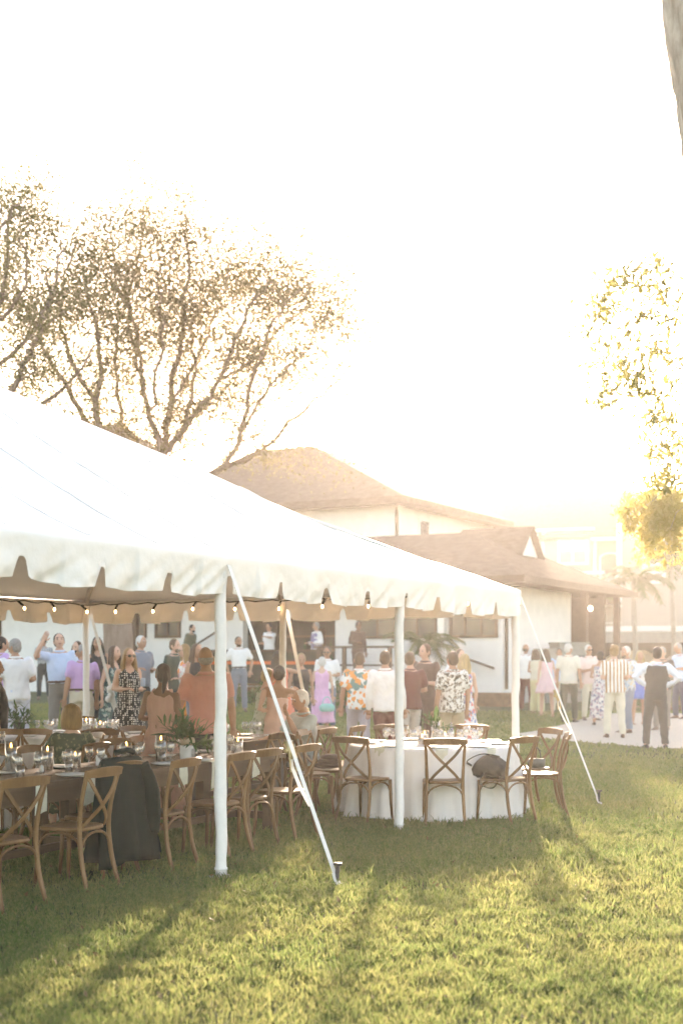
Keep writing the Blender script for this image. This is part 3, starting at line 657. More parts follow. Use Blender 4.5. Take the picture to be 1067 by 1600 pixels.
for i in range(na):
    for j in range(nb):
        q = [i * (nb + 1) + j, (i + 1) * (nb + 1) + j, (i + 1) * (nb + 1) + j + 1, i * (nb + 1) + j + 1]
        # split along the diagonal so the hip lines stay crisp
        if ((i < na / 2) == (j < nb / 2)): g.f += [(q[0], q[1], q[2]), (q[0], q[2], q[3])]
        else: g.f += [(q[0], q[1], q[3]), (q[1], q[2], q[3])]
g.build('canopy', m_white_cloth, tent)
for k in range(1, 16):                                    # welded panel seams running from eave to ridge
    a_ = AL * k / 16
    for b0_, b1_ in ((.02, BAY - .05), (WD - .02, BAY + .05)):
        if min(a_, AL - a_) < BAY: b1_ = (a_ if a_ < AL / 2 else AL - a_) - .05; b1_ = b1_ if b0_ < 1 else WD - b1_
        if abs(b1_ - b0_) < .3: continue
        g = G(); g.ribbon([LT(a_, b0_ + (b1_ - b0_) * q / 24, roof_z(a_, b0_ + (b1_ - b0_) * q / 24) + .004) for q in range(25)], .045, (1, 0, 0), .004); g.build('seam', m_white_cloth, tent, False)
SC = BAY / 4
def valance(p0, p1, out, name='valance', seed=0.0):
    p0, p1, out = Vector(p0), Vector(p1), Vector(out); Ln = (p1 - p0).length; n = int(Ln / .02); g = G(); rows = 13
    for i in range(n + 1):
        s = Ln * i / n; p = p0.lerp(p1, i / n)
        ds = abs((s + SC / 2) % SC - SC / 2); k = int((s + SC / 2) // SC); hw = .024 + .01 * math.sin(k * 2.3 + seed)
        notch = math.exp(-(ds / (hw + .025)) ** 7) * .13
        zb = 2.195 + .012 * math.sin(k * 1.7 + seed) - .02 * math.sin(PI * ((s % SC) / SC)) + .012 * mnoise.noise(Vector((s * 1.4, seed, 1))) + notch
        flap = (ds / (SC / 2))
        for r in range(rows):
            t = r / (rows - 1)
            if t < .25: a_ = t / .25 * PI / 2; o_ = .055 * math.sin(a_); z = ZE - .05 * (1 - math.cos(a_)) 
            else: z = ZE - .05 + (zb - ZE + .05) * (t - .25) / .75; o_ = .055
            h = max(0, (ZE - .03 - z)) / .3
            o_ += h * (.04 * mnoise.noise(Vector((s * 2.6, z * 3, seed))) - .05 * abs(mnoise.noise(Vector((s * 4.5 + z * 7, z * 3, seed + 3)))) - .022 * abs(mnoise.noise(Vector((s * 9 - z * 14, z * 7, seed + 7)))) + .018 * flap * math.sin(k * 2.9 + s * 5 + seed))
            g.v.append(tuple(p + out * o_ + Vector((0, 0, z))))
    for i in range(n):
        for r in range(rows - 1): g.f.append((i * rows + r, (i + 1) * rows + r, (i + 1) * rows + r + 1, i * rows + r + 1))
    return g.build(name, m_white_cloth, tent)
valance(LT(-.05, 0, 0), LT(AL, 0, 0), (0, 1, 0), seed=1.0)
valance(LT(0, -.05, 0), LT(0, WD + .05, 0), (-1, 0, 0), seed=5.0)
valance(LT(-.05, WD, 0), LT(AL, WD, 0), (0, -1, 0), seed=9.0)
# pipes
fr = [((0.03, .03, 2.47), (AL, .03, 2.47)), ((.03, .03, 2.47), (.03, WD - .03, 2.47)), ((.03, WD - .03, 2.47), (AL, WD - .03, 2.47))]
for p, q in fr: g = G(); g.tube([LT(*p), LT(*q)], .027, 8); g.build('eave_pipe', m_alu, tent)
def rafter(p, q, r=.027): g = G(); g.tube([LT(*p), LT(*q)], r, 8); g.build('rafter', m_alu, tent)
ap = (BAY, BAY, 3.9)
for c in ((.05, .05, 2.47), (.05, WD - .05, 2.47), (.05, BAY, 2.47), (BAY, .05, 2.47), (BAY, WD - .05, 2.47)): rafter(c, ap)
for k in (2, 3):
    for b in (.05, WD - .05): rafter((k * BAY, b, 2.47), (k * BAY, BAY, 4.24))
rafter(ap, (2 * BAY, BAY, 4.24)); rafter((2 * BAY, BAY, 4.24), (3 * BAY, BAY, 4.24))
rafter((.05, WD - .05, 2.5), (1.3, WD - 1.3, 3.25), .035)
def pole(a, b, r, sleeve=True):
    g = G(); n = 40; rs = []
    for i in range(n + 1):
        z = .02 + 2.45 * i / n
        rr = r * (1 + (.09 * mnoise.noise(Vector((a, b, z * 6))) + .08 * mnoise.noise(Vector((a + 5, b, z * 23)))) * (1 if sleeve else 0))
        off = Vector((.2 * r * mnoise.noise(Vector((a, b + 3, z * 3))), .35 * r * mnoise.noise(Vector((a + 2, b + 3, z * 3))), 0)) if sleeve else Vector((0, 0, 0))
        rs.append([LT(a, b, z) + off + Vector((math.cos(t), math.sin(t), 0)) * rr * (1 + (.1 * mnoise.noise(Vector((math.cos(t) * 1.5 + a, math.sin(t) * 1.5 + b, z * 11))) if sleeve else 0)) for t in [2 * PI * k / 16 for k in range(16)]])
    g.rings(rs); p = g.build('pole', m_sleeve, tent)
    g = G(); g.tube([LT(a, b, .06), LT(a, b, .075)], r * 1.13, 16); g.build('sleeve_band', m_strap, p)
    g = G(); g.box(LT(a, b, .01), (.15, .15, .012)); g.build('base_plate', m_alu, p, False)
for a, b, r in ((0, 0, .045), (BAY, 0, .045), (2 * BAY, 0, .046), (3 * BAY, 0, .046), (0, BAY, .044), (0, WD, .046), (BAY, WD, .046), (2 * BAY, WD, .046)): pole(a, b, r)
# hold-down straps
def strap(a, b, oa, ob_, frac, lab, knot=False):
    top = ab(a, b, 2.42) + (U * oa + V * ob_) * .06; s = ab(a, b) + U * oa + V * ob_; s.z = gz(s.x, s.y) + .07
    t = thing('hold_down_strap', lab, 'strap', (s.x, s.y, s.z - .07), 0, 'tent hold-down straps'); o0 = Vector((s.x, s.y, s.z - .07))
    side = (s - top).cross(Vector((0, 0, 1))).normalized()
    P_ = lambda f: top.lerp(s, f) - o0
    g = G(); g.ribbon([P_(k / 10) for k in range(11)], .05, side, .004); g.build('webbing', m_strap, t, False)
    d = (s - top).normalized(); g = G(); c = P_(frac); nrm = d.cross(side)
    mrot = Matrix((side, d, nrm)).transposed()
    g.box(c + nrm * .015, (.075, .14, .03), mrot); g.tube([c + side * .05 + nrm * .03, c - side * .05 + nrm * .03], .016, 8)
    g.tube([c + side * .04, c + side * .045 + d * .16 + nrm * .05, c - side * .045 + d * .16 + nrm * .05, c - side * .04], .006, 5)
    rt = g.build('ratchet', m_brass if not knot else m_strap, t)
    g = G(); g.ribbon([c + nrm * .02, c + d * .12 + nrm * .05, c + d * .3 + nrm * .04, c + d * .45 + nrm * .012], .05, side, .004); g.build('strap_tail', m_strap, t, False)
    if knot:
        g = G()
        for k in range(5): g.ell(c + Vector((random.gauss(0, .02), random.gauss(0, .02), random.gauss(0, .05))), (.045, .04, .05))
        g.build('knot', m_strap, t)
    g = G(); hz = .16
    g.tube([Vector((0, 0, -.1)) , Vector((.012, .01, hz))], .016, 8); g.tube([Vector((.012, .01, hz)), Vector((.013, .011, hz + .018))], .034, 10); g.build('stake', m_steel, t)
    g = G(); g.ribbon([P_(.985), P_(1.0) + Vector((0, 0, -.02)), Vector((.03, -.02, .02))], .055, side, .012); g.build('strap_loop', m_strap, t, False)
random.seed(5)
strap(2 * BAY - .02, 0, 0, -1.0, .6, 'white webbing strap with brass ratchet pegged before the long table')
strap(-.02, 0, 0, -1.0, .49, 'white webbing strap with ratchet pegged outside the corner pole, right of the round table')
strap(0, BAY, -1.0, 0, .62, 'white webbing strap at the middle far pole behind the seated man')
strap(0, WD, -1.0, 0, .55, 'knotted white strap at the far corner beside the polka dot woman', True)
# string lights under the far eaves
sl_ = thing('string_lights', 'string of warm bulbs hung under the far eaves of the tent', 'string lights', TC, ROT_UV)
sp = [LT(.1, .3 + k * .13, 2.44 - .012 * math.sin(k * 2.1)) for k in range(47)] + [LT(.1 + k * .13, WD - .1, 2.44 - .012 * math.sin(k * 1.7)) for k in range(1, 70)]
g = G(); g.tube(sp, .009, 5); g.build('cable', m_black, sl_)
random.seed(9)
for k in range(2, len(sp), 5):
    p = sp[k]; d = Vector((random.gauss(0, .25), random.gauss(0, .25), -1)).normalized(); w_ = Vector((.06, 0, 0)) if p.x < .2 else Vector((0, .06, 0))
    g = G(); g.tube([p, p + d * .035 + w_ * .5, p + d * .07 + w_], .016, 6); so = g.build('socket', m_black, sl_)
    g = G(); q = p + d * .105 + w_; g.ell(q, (.015, .015, .022), None, 8, 6); g.build('bulb', m_bulb, so)

# ---------------------------------------------------------------- chairs
def make_chair():
    t = thing('cross_back_chair', 'x', 'chair')
    def part(name, g, sh=True): 
        o = g.build(name, m_chair, t, True, True)
        return sharp(o, 40) if sh else o
    g = G(); rs = []                                     # seat: rounded trapezoid with a dished top
    def outline(k, grow=0.0):
        out = []
        for i in range(28):
            a = 2 * PI * i / 28; c, s = math.cos(a), math.sin(a); e = 3.4
            x = math.copysign(abs(c) ** (2 / e), c); y = math.copysign(abs(s) ** (2 / e), s); w_ = .205 + .022 * y
            out.append(Vector((x * (w_ + grow), y * (.2 + grow), k)))
        return out
    g.rings([outline(.435, -.012), outline(.44), outline(.46), outline(.465, -.008), [Vector((p.x * .6, p.y * .6, .458)) for p in outline(.458)]]); part('seat', g, False)
    for s in (-1, 1):
        g = G(); pts = spline([Vector((.2 * s, -.275, 0)), Vector((.187 * s, -.215, .22)), Vector((.18 * s, -.19, .46)), Vector((.187 * s, -.215, .66)), Vector((.197 * s, -.265, .845))], 4)
        g.tube(pts, [.0135, .015, .0165, .0175, .0175] + [.0175] * 6 + [.016] * 6, 10); part('leg', g, False)
        g = G(); g.tube([(.2 * s, .195, 0), (.192 * s, .18, .2), (.187 * s, .172, .44)], [.0125, .0165, .0185], 10); part('leg', g, False)
    g = G(); rs = []                                     # crest rail, bowed backwards
    for k in range(13):
        u = -1 + 2 * k / 12; x = .222 * u; y = -.268 - .035 * (1 - u * u); h = .036 * (1 - .25 * abs(u) ** 3); th = .0125
        rs.append([Vector((x, y + th * c * 1.0 - (.012 if q > 0 else 0), .862 + q * h + .006 * (1 - u * u))) for c, q in ((1, -1), (1, .8), (.4, 1), (-.4, 1), (-1, .8), (-1, -1))])
    g.rings(rs); part('crest_rail', g)
    for s in (-1, 1):                                    # the crossed slats
        pts = spline([Vector((-.182 * s, -.262, .845)), Vector((-.11 * s, -.276, .74)), Vector((.01 * s, -.262 + .006 * s, .62)), Vector((.1 * s, -.225, .53)), Vector((.15 * s, -.175, .462))], 4)
        g = G(); g.ribbon(pts, .028, (1, 0, .75 * s), .011); part('cross_slat', g)
    # bent wood arches under the seat
    def arch(p, q, top):
        pts = []
        for k in range(11):
            u = k / 10; m_ = p.lerp(q, .5 - .5 * math.cos(PI * u)); pts.append(Vector((m_.x, m_.y, p.z + (top - p.z) * math.sin(PI * u) ** .62)))
        g = G(); g.tube(pts, .0095, 7); part('bent_brace', g, False)
    lb = [Vector((.183 * s, -.205, .24)) for s in (-1, 1)]; lf = [Vector((.188 * s, .176, .24)) for s in (-1, 1)]
    arch(lb[0], lb[1], .425); arch(lf[0], lf[1], .425); arch(lb[0], lf[0], .425); arch(lb[1], lf[1], .425)
    return t
chair0 = make_chair(); first = [True]
TH_V = math.atan2(-V.x, V.y)
ORD = ['first', 'second', 'third', 'fourth', 'fifth', 'sixth', 'seventh', 'eighth', 'ninth', 'tenth']
def chair(p, rz, lab, grp):
    p = Vector((p[0], p[1], gz(p[0], p[1])))
    if first[0]:
        first[0] = False; chair0.location = p; chair0.rotation_euler = (0, 0, rz); chair0['label'] = lab; chair0['group'] = grp; return chair0
    return dup(chair0, p, rz, lab, grp)
random.seed(31)
near_a = [8.13, 7.28, 6.7, 6.24, 5.41, 4.9, 4.2]; GRP1 = 'cross back chairs along the near side of the long table'
labs = ['cross back chair cut by the left picture edge at the long table', 'cross back chair turned out beside the draped dark jacket', 'cross back chair under the draped dark green jacket', 'cross back chair just past the draped jacket, below the big leaf arrangement',
        'cross back chair right behind the near white tent pole', 'cross back chair just right of the near white tent pole', 'cross back chair at the far end of the long table, under the strap']
for k, a in enumerate(near_a):
    p = ab(a, (.98 if k == 2 else .72) + random.uniform(-.03, .04)); chair(p, TH_V + random.uniform(-.12, .12), labs[k], GRP1)
for k, a in enumerate([8.2, 7.45, 6.75, 6.1, 5.55, 4.35, 3.8]):
    p = ab(a, 2.32 + random.uniform(-.05, .08)); chair(p, TH_V + PI + random.uniform(-.15, .15), ORD[6 - k] + ' cross back chair from the far end on the long table\'s opposite side', 'cross back chairs along the far side of the long table')

# ---------------------------------------------------------------- tables
def farm_table(a0, a1, b0, b1, lab):
    c = ab((a0 + a1) / 2, (b0 + b1) / 2); t = thing('farm_table', lab, 'table', c, ROT_UV, 'wooden farm tables'); Ln = a1 - a0 - .01; W_ = b1 - b0; n = 5
    for k in range(n):
        w_ = W_ / n; g = G(); y = -W_ / 2 + w_ * (k + .5); dz = random.uniform(-.002, .002)
        g.box((random.uniform(-.004, .004), y, .738 + dz), (Ln, w_ - .006, .04)); o = g.build('plank', m_plank, t, False)
    for y in (-W_ / 2 + .09, W_ / 2 - .09): g = G(); g.box((0, y, .65), (Ln - .36, .025, .12)); g.build('apron', m_plank, t, False)
    for x in (-Ln / 2 + .17, Ln / 2 - .17):
        g = G(); g.box((x, 0, .65), (.025, W_ - .2, .12)); g.build('apron', m_plank, t, False)
        for y in (-W_ / 2 + .1, W_ / 2 - .1): g = G(); g.box((x, y, .295), (.095, .095, .59)); g.build('leg', m_plank, t, False)
        g = G(); g.box((x, 0, .16), (.05, W_ - .3, .07)); g.build('stretcher', m_plank, t, False)
    g = G(); g.box((0, 0, .16), (Ln - .4, .05, .06)); g.build('stretcher', m_plank, t, False)
    return t
farm_table(3.62, 6.06, 1.02, 2.0, 'wooden farm table carrying the striped pot arrangement, far half of the long row')
farm_table(6.08, 8.52, 1.02, 2.0, 'wooden farm table beside the draped jacket, near half of the long row')
farm_table(.75, 3.1, 2.35, 3.3, 'dark wooden farm table where the seated man rests his elbow')
for k, (a, b, f_) in enumerate(((2.6, 2.0, 0), (2.9, 3.65, 1), (2.2, 3.7, 1), (1.2, 3.65, 1), (1.5, 2.0, 0), (.9, 1.92, 0))):
    chair(ab(a, b), TH_V + (PI if f_ else 0) + random.uniform(-.2, .2), ['cross back chair at the near corner of the dark table', 'dark chair across the dark table behind the strap', 'dark chair across the dark table below the hugging pair', 'dark chair across the dark table past the seated man', 'cross back chair the seated grey shirted man sits on', 'cross back chair beside the seated man toward the round table'][k], 'chairs at the dark farm table')
def round_table(c, lab_t, r=.9, seed=2):
    c = Vector(c); t = thing('round_table', 'round folding table under the ' + lab_t.split(' on ')[0].split(' of ')[0] + (' by the corner pole' if 'corner' in lab_t else ' beyond the bob haired woman' if 'bob' in lab_t else ' at the picture edge'), 'table', c, 0, 'round tables'); random.seed(seed)
    g = G(); g.tube([(0, 0, .725), (0, 0, .75)], r, 40); g.build('tabletop', m_plank, t)
    for k in range(4): a = PI / 4 + PI / 2 * k; g = G(); g.tube([(math.cos(a) * .5, math.sin(a) * .5, 0), (math.cos(a) * .5, math.sin(a) * .5, .73)], .02, 8); g.build('leg', m_alu, t)
    cl = G(); n = 144; ph = [random.uniform(0, 6.28) for _ in range(4)]
    prof = [(.0, .756), (.5, .756), (.97, .756), (1.0, .754), (1.012, .745), (1.02, .72), (1.03, .6), (1.05, .45), (1.07, .3), (1.085, .15), (1.1, .02)]
    rs = []
    for pr, z in prof:
        fold = max(0, (.74 - z) / .74); ring = []
        for k in range(n):
            a = 2 * PI * k / n; w_ = fold ** .7 * (.06 * math.sin(a * 13 + ph[0] + .9 * math.sin(a * 3 + ph[2])) * (.6 + .4 * math.sin(a * 2 + 1)) + .05 * math.sin(a * 7 + ph[1] + .5 * math.sin(a * 4)) + .03 * math.sin(a * 23 + ph[2] + z * 2) + .02 * math.sin(a * 37))
            rr = r * pr + w_; ring.append(Vector((math.cos(a) * rr, math.sin(a) * rr, z + (.012 * math.sin(a * 5 + ph[3]) if z < .1 else 0))))
        rs.append(ring)
    vs = [p for q in rs[1:] for p in q]; cl.add([Vector((0, 0, .756))] + vs, [(0, 1 + k, 1 + (k + 1) % n) for k in range(n)] + [(1 + i * n + k, 1 + (i + 1) * n + k, 1 + (i + 1) * n + (k + 1) % n, 1 + i * n + (k + 1) % n) for i in range(len(rs) - 2) for k in range(n)])
    o = cl.build('tablecloth', m_linen, None); o.location = c; tag(o, lab_t, 'tablecloth', 'white round tablecloths')
RT = Vector((1.0, 15.1, 0)); round_table(RT, 'pale floor length cloth on the round table by the corner pole')
RT2 = Vector((-3.25, 17.0, 0)); round_table(RT2, 'white cloth of the far round table beyond the bob haired woman', seed=6)
RT3 = ab(4.75, 4.3); round_table(RT3, 'white cloth of the round table at the left picture edge', seed=8)
for ang, rad, tw, lab in ((-131, 1.14, .1, 'cross back chair at the round table left of the thin white pole'), (-88, 1.1, -.05, 'cross back chair square to the camera in front of the white cloth'), (-52, 1.1, .08, 'cross back chair holding the dark bag at the round table'),
                          (-13, 1.18, .15, 'side-on cross back chair outermost at the round table'), (22, 1.22, .1, 'cross back chair at the round table nearest the corner pole'), (68, 1.2, 0, 'cross back chair behind the round table under the gravel view'), (106, 1.2, 0, 'cross back chair behind the centre vase of the round table'),
                          (168, 1.18, -.1, 'cross back chair left of the round table holding folded clothes'), (140, 1.3, .1, 'cross back chair pushed back at the left rear of the round table'), (-168, 1.38, .3, 'darker turned chair between the seated man and the round table')):
    a = R(ang); p = RT + Vector((math.cos(a), math.sin(a), 0)) * rad; chair(p, a + PI / 2 + tw, lab, 'cross back chairs around the round table')
for k, ang in enumerate((-150, -112, -72, -15, 40, 100)):
    a = R(ang); p = RT2 + Vector((math.cos(a), math.sin(a), 0)) * (1.42 if k == 2 else 1.25); chair(p, a + PI / 2 + .1, ['dark chair at the far round table nearest the picture edge', 'dark chair before the far round table, left of the bob haired woman', 'dark chair facing the far round table squarely', 'dark chair at the far round table near the pink dressed woman', 'chair behind the far round table by the polka dot woman', 'chair behind the far round table before the light blue shirt man'][k], 'chairs around the far round table')
chair(ab(4.95, 2.62), TH_V + .1, 'chair the bob haired woman in green sits on', 'chairs around the edge table')
for k, ang in enumerate((-60, -20, 25, 70)):
    a = R(ang); p = RT3 + Vector((math.cos(a), math.sin(a), 0)) * 1.22; chair(p, a + PI / 2, ORD[k] + ' dark chair going round the table at the left picture edge', 'chairs around the edge table')

# ---------------------------------------------------------------- table ware
def mk(name, me, mat, loc, lab, cat, grp, rz=0.0):
    o = link(name, me, mat); o.location = loc; o.rotation_euler = (0, 0, rz); return tag(o, lab, cat, grp)
gob = G(); gob.lathe([(.001, 0), (.034, 0), (.034, .004), (.006, .01), (.0045, .06), (.006, .075), (.025, .09), (.036, .115), (.036, .14), (.03, .175), (.0285, .175), (.034, .14), (.034, .116), (.024, .094), (.001, .085)], n=14)
gobm = gob.mesh('goblet'); gobm.materials.append(m_glass); gobm.polygons.foreach_set('use_smooth', [True] * len(gobm.polygons))
gw = G(); gw.lathe([(.001, .087), (.023, .095), (.0335, .117), (.0338, .128), (.001, .128)], n=12); gwm = gw.mesh('water'); gwm.materials.append(m_water)
plm = G().lathe([(.001, .004), (.08, .004), (.085, 0), (.1, .006), (.132, .016), (.132, .02), (.1, .011), (.085, .008), (.001, .008)], n=28).mesh('plate'); plm.materials.append(m_plate); plm.polygons.foreach_set('use_smooth', [True] * len(plm.polygons))
tumm = G().lathe([(.001, 0), (.03, 0), (.036, .1), (.034, .1), (.029, .006), (.001, .006)], n=14).mesh('tumbler'); tumm.materials.append(m_glass); tumm.polygons.foreach_set('use_smooth', [True] * len(tumm.polygons))
def inst(name, me, loc, lab, cat, grp):
    o = bpy.data.objects.new(name, me); C.objects.link(o); o.location = loc; return tag(o, lab, cat, grp)
def goblet(p, lab, grp, full=True):
    o = inst('water_goblet', gobm, p, lab, 'glass', grp)
    if full: q = bpy.data.objects.new('water', gwm); C.objects.link(q); q.parent = o
    return o
def candle(p, h, lab, grp, fl=.75):
    t = thing('cylinder_candle', lab, 'candle', p, 0, grp); r = .048
    g = G(); g.lathe([(.001, 0), (r, 0), (r, h), (r - .003, h), (r - .003, .008), (.001, .008)], n=18); g.build('glass_cylinder', m_glass, t)
    g = G(); g.lathe([(.001, .009), (r - .004, .009), (r - .004, h * fl), (.001, h * fl)], n=16); g.build('water', m_water, t)
    g = G(); g.lathe([(.001, h * fl - .012), (.036, h * fl - .014), (.04, h * fl + .012), (.006, h * fl + .014), (.001, h * fl + .012)], n=14); c = g.build('floating_candle', m_wax, t)
    g = G(); z = h * fl + .014; g.lathe([(.0005, z), (.006, z + .006), (.0075, z + .013), (.0045, z + .026), (.0006, z + .04)], n=8); g.build('flame', m_flame, c)
def napkin(p, rz, lab, grp, hang=.22):
    g = G(); W_ = .13; rows = [(.1, .006), (.02, .006), (0, .004), (-.012, -.01), (-.016, -.08), (-.012, -hang)]
    for k, (y, z) in enumerate(rows):
        for i in range(5): x = -W_ / 2 + W_ * i / 4; g.v.append((x + (.012 * math.sin(z * 40) if k > 3 else 0), y - .006 * math.sin(i * 1.9 + k), z + (.012 * (i - 2) / 2 if k == 5 else 0)))
    for k in range(len(rows) - 1):
        for i in range(4): g.f.append((k * 5 + i, k * 5 + i + 1, (k + 1) * 5 + i + 1, (k + 1) * 5 + i))
    o = g.build('napkin', m_napkin); o.location = p; o.rotation_euler = (0, 0, rz); tag(o, lab, 'napkin', grp)
TZ = .76
WH = ['at the picture edge', 'beside the turned out chair', 'above the draped jacket', 'below the leaf arrangement', 'behind the near tent pole', 'just past the near tent pole', 'at the far end of the long table']
random.seed(77)
for k, a in enumerate(near_a):
    p = ab(a, 1.2, TZ + .001); inst('dinner_plate', plm, p, 'white plate ' + WH[k] + ', near side', 'plate', 'plates on the long table')
    napkin(ab(a + .02, 1.012, TZ + .002), TH_V, 'sage napkin hanging over the table edge ' + WH[k], 'napkins on the long table', random.uniform(.17, .24))
    for q, (da, db) in enumerate(((.16, .2), (.04, .27))):
        goblet(ab(a + da + random.uniform(-.03, .03), 1.2 + db, TZ + .001), ('stemmed glass nearer the plate ' if q == 0 else 'stemmed glass toward the table middle ') + WH[k], 'glasses on the long table')
for k, a in enumerate([8.2, 7.45, 6.75, 6.1, 5.35, 4.6, 3.9]):
    inst('dinner_plate', plm, ab(a, 1.82, TZ + .001), 'white plate on the far side, ' + ORD[6 - k] + ' from the table\'s far end', 'plate', 'plates on the long table')
    goblet(ab(a - .2, 1.66, TZ + .001), 'stemmed glass on the far side, ' + ORD[6 - k] + ' from the table\'s far end', 'glasses on the long table')
for k, a in enumerate(near_a):
    inst('tumbler', tumm, ab(a - .16, 1.36, TZ + .001), 'short tumbler ' + WH[k] + ', near side', 'glass', 'tumblers on the long table')
    goblet(ab(a - .26, 1.47, TZ + .001), 'third stemmed glass ' + WH[k] + ', table middle', 'glasses on the long table')
for k, a in enumerate([8.2, 7.45, 6.75, 6.1, 5.35, 4.6, 3.9]):
    goblet(ab(a + .12, 1.62, TZ + .001), 'inner stemmed glass on the far side, ' + ORD[6 - k] + ' from the table\'s far end', 'glasses on the long table')
for (x, y, h, lab) in ((18, 1208, .26, 'tall cylinder candle at the picture edge of the long table'), (75, 1204, .2, 'cylinder candle between two goblets on the long table'), (198, 1190, .17, 'cylinder candle between the sign and the leaf arrangement'), (252, 1190, .24, 'tall cylinder candle just left of the striped pot'),
                        (118, 1200, .12, 'short cylinder candle behind the turned out chair'), (372, 1180, .16, 'cylinder candle just right of the near tent pole')):
    candle(tab(x, y) + Vector((0, 0, .001)), h, lab, 'candles on the long table')
for k, (x, y, lab) in enumerate(((66, 1207, 'small salt shaker by the tall candle'), (207, 1195, 'small pale shaker beside the draped jacket'))):
    o = mk('shaker', G().lathe([(.001, 0), (.017, 0), (.015, .05), (.012, .06), (.001, .064)], n=10).mesh('shaker'), m_plate, tab(x, y) + Vector((0, 0, .001)), lab, 'shaker', 'shakers')
# table number sign
sg = thing('table_sign', 'small arched white table number card on the long table', 'sign', tab(159, 1196), TH_V + PI)
sg.rotation_euler = (0, 0, .15)
pr = [(-.048, 0), (.048, 0), (.048, .085), (.034, .098), (.03, .112), (.018, .124), (0, .128), (-.018, .124), (-.03, .112), (-.034, .098), (-.048, .085)]
g = G(); n = len(pr); g.add([(x, 0, z) for x, z in pr] + [(x, .006, z) for x, z in pr], [tuple(range(n)), tuple(reversed(range(n, 2 * n)))] + [(i, n + i, n + (i + 1) % n, (i + 1) % n) for i in range(n)]); g.build('card', m_plate, sg, False, True)
m_ink = M('grey_ink', (.12, .1, .06), rough=.7)
def text(s, size, loc, par, mat, name='lettering'):
    cu = bpy.data.curves.new(name, 'FONT'); cu.body = s; cu.size = size; cu.align_x = 'CENTER'; cu.extrude = .0006; cu.offset = .0006
    o = bpy.data.objects.new(name, cu); C.objects.link(o); dg = bpy.context.evaluated_depsgraph_get(); me = bpy.data.meshes.new_from_object(o.evaluated_get(dg)); bpy.data.objects.remove(o)
    q = link(name, me, mat, par, False); q.location = loc; q.rotation_euler = (R(90), 0, 0); return q
text('TABLE', .024, (0, -.002, .082), sg, m_ink); text('8', .055, (0, -.002, .022), sg, m_ink, 'numeral')
# arrangements
def leaf_blade(base, d, length, width, droop, n=6):
    g = G(); d = d.normalized(); side = d.cross(Vector((0, 0, 1)))
    side = side.normalized() if side.length > .05 else Vector((1, 0, 0))
    for k in range(n + 1):
        t = k / n; p = base + d * length * t + Vector((0, 0, -droop * t * t)); w_ = width * (math.sin(PI * min(1, .06 + .92 * t)) ** .8) * .5; cup = Vector((0, 0, w_ * .35))
        g.v += [tuple(p - side * w_ + cup), tuple(p), tuple(p + side * w_ + cup)]
    for k in range(n):
        a = k * 3; g.f += [(a, a + 1, a + 4, a + 3), (a + 1, a + 2, a + 5, a + 4)]
    return g
def arrangement(p, lab, pot, seed, h, nl, spread, big=None):
    random.seed(seed); t = thing('greenery_arrangement', lab, 'plant arrangement', p, 0, 'table centrepieces')
    if pot == 'crock':
        g = G(); g.lathe([(.001, 0), (.066, 0), (.07, .01), (.07, .13), (.001, .13)], n=22); g.build('pot', m_plate, t)
        g = G(); g.lathe([(.001, .13), (.0705, .13), (.0715, .165), (.066, .195), (.057, .2), (.001, .198)], n=22); g.build('pot_glaze', M('tan_glaze', (.4, .31, .2), rough=.4), t)
    elif pot == 'glass':
        g = G(); g.lathe([(.001, 0), (.045, 0), (.05, .24), (.047, .24), (.042, .008), (.001, .008)], n=18); g.build('vase', m_glass, t)
        g = G(); g.lathe([(.001, .009), (.041, .009), (.044, .15), (.001, .15)], n=16); g.build('water', m_water, t)
    else:
        g = G(); g.lathe([(.001, 0), (.06, 0), (.075, .14), (.001, .14)], n=18); g.build('pot', M('dark_pot', (.05, .05, .04)), t)
    z0 = .17 if pot != 'glass' else .2
    if big: 
        for (dx, dy, dz, ln, wd) in big: leaf_blade(Vector((0, 0, z0)), Vector((dx, dy, dz)), ln, wd, .06, 8).build('broad_leaf', m_leaf, t)
    for k in range(nl):
        a = random.uniform(0, 2 * PI); el = random.uniform(.15, 1.3); d = Vector((math.cos(a) * math.cos(el), math.sin(a) * math.cos(el), math.sin(el)))
        g = G(); ln = h * random.uniform(.6, 1.0); p0 = Vector((0, 0, z0 - .05)); pts = [p0 + d * ln * s + Vector((0, 0, -.1 * ln * s * s)) for s in (0, .33, .66, 1)]; g.tube(pts, .003, 4)
        for q in range(10):
            f = .35 + .65 * q / 9; i = min(2, int(f * 3)); bp = pts[i].lerp(pts[i + 1], f * 3 - i); dd = (d + Vector([random.gauss(0, .6) for _ in range(3)])).normalized(); lb_ = leaf_blade(bp, dd, spread * random.uniform(.7, 1.2), spread * .22, .02, 3); g.add(lb_.v, lb_.f)
        g.build('leaf_spray', m_leaf, t, False)
arrangement(tab(293, 1186), 'leafy arrangement in a white and tan crock with one broad leaf', 'crock', 4, .36, 26, .12, [(-1, -.25, .35, .36, .14), (-.75, -.2, .8, .28, .05)])
arrangement(tab(680, 1160), 'slim green stems in a clear glass vase on the round table', 'glass', 6, .3, 11, .08, [(.05, 0, 1, .27, .05), (-.12, 0, 1, .22, .04)])
arrangement(Vector((RT2.x - .75, RT2.y + .1, .757)), 'dark spiky greenery on the far round table', 'pot', 9, .3, 16, .12)
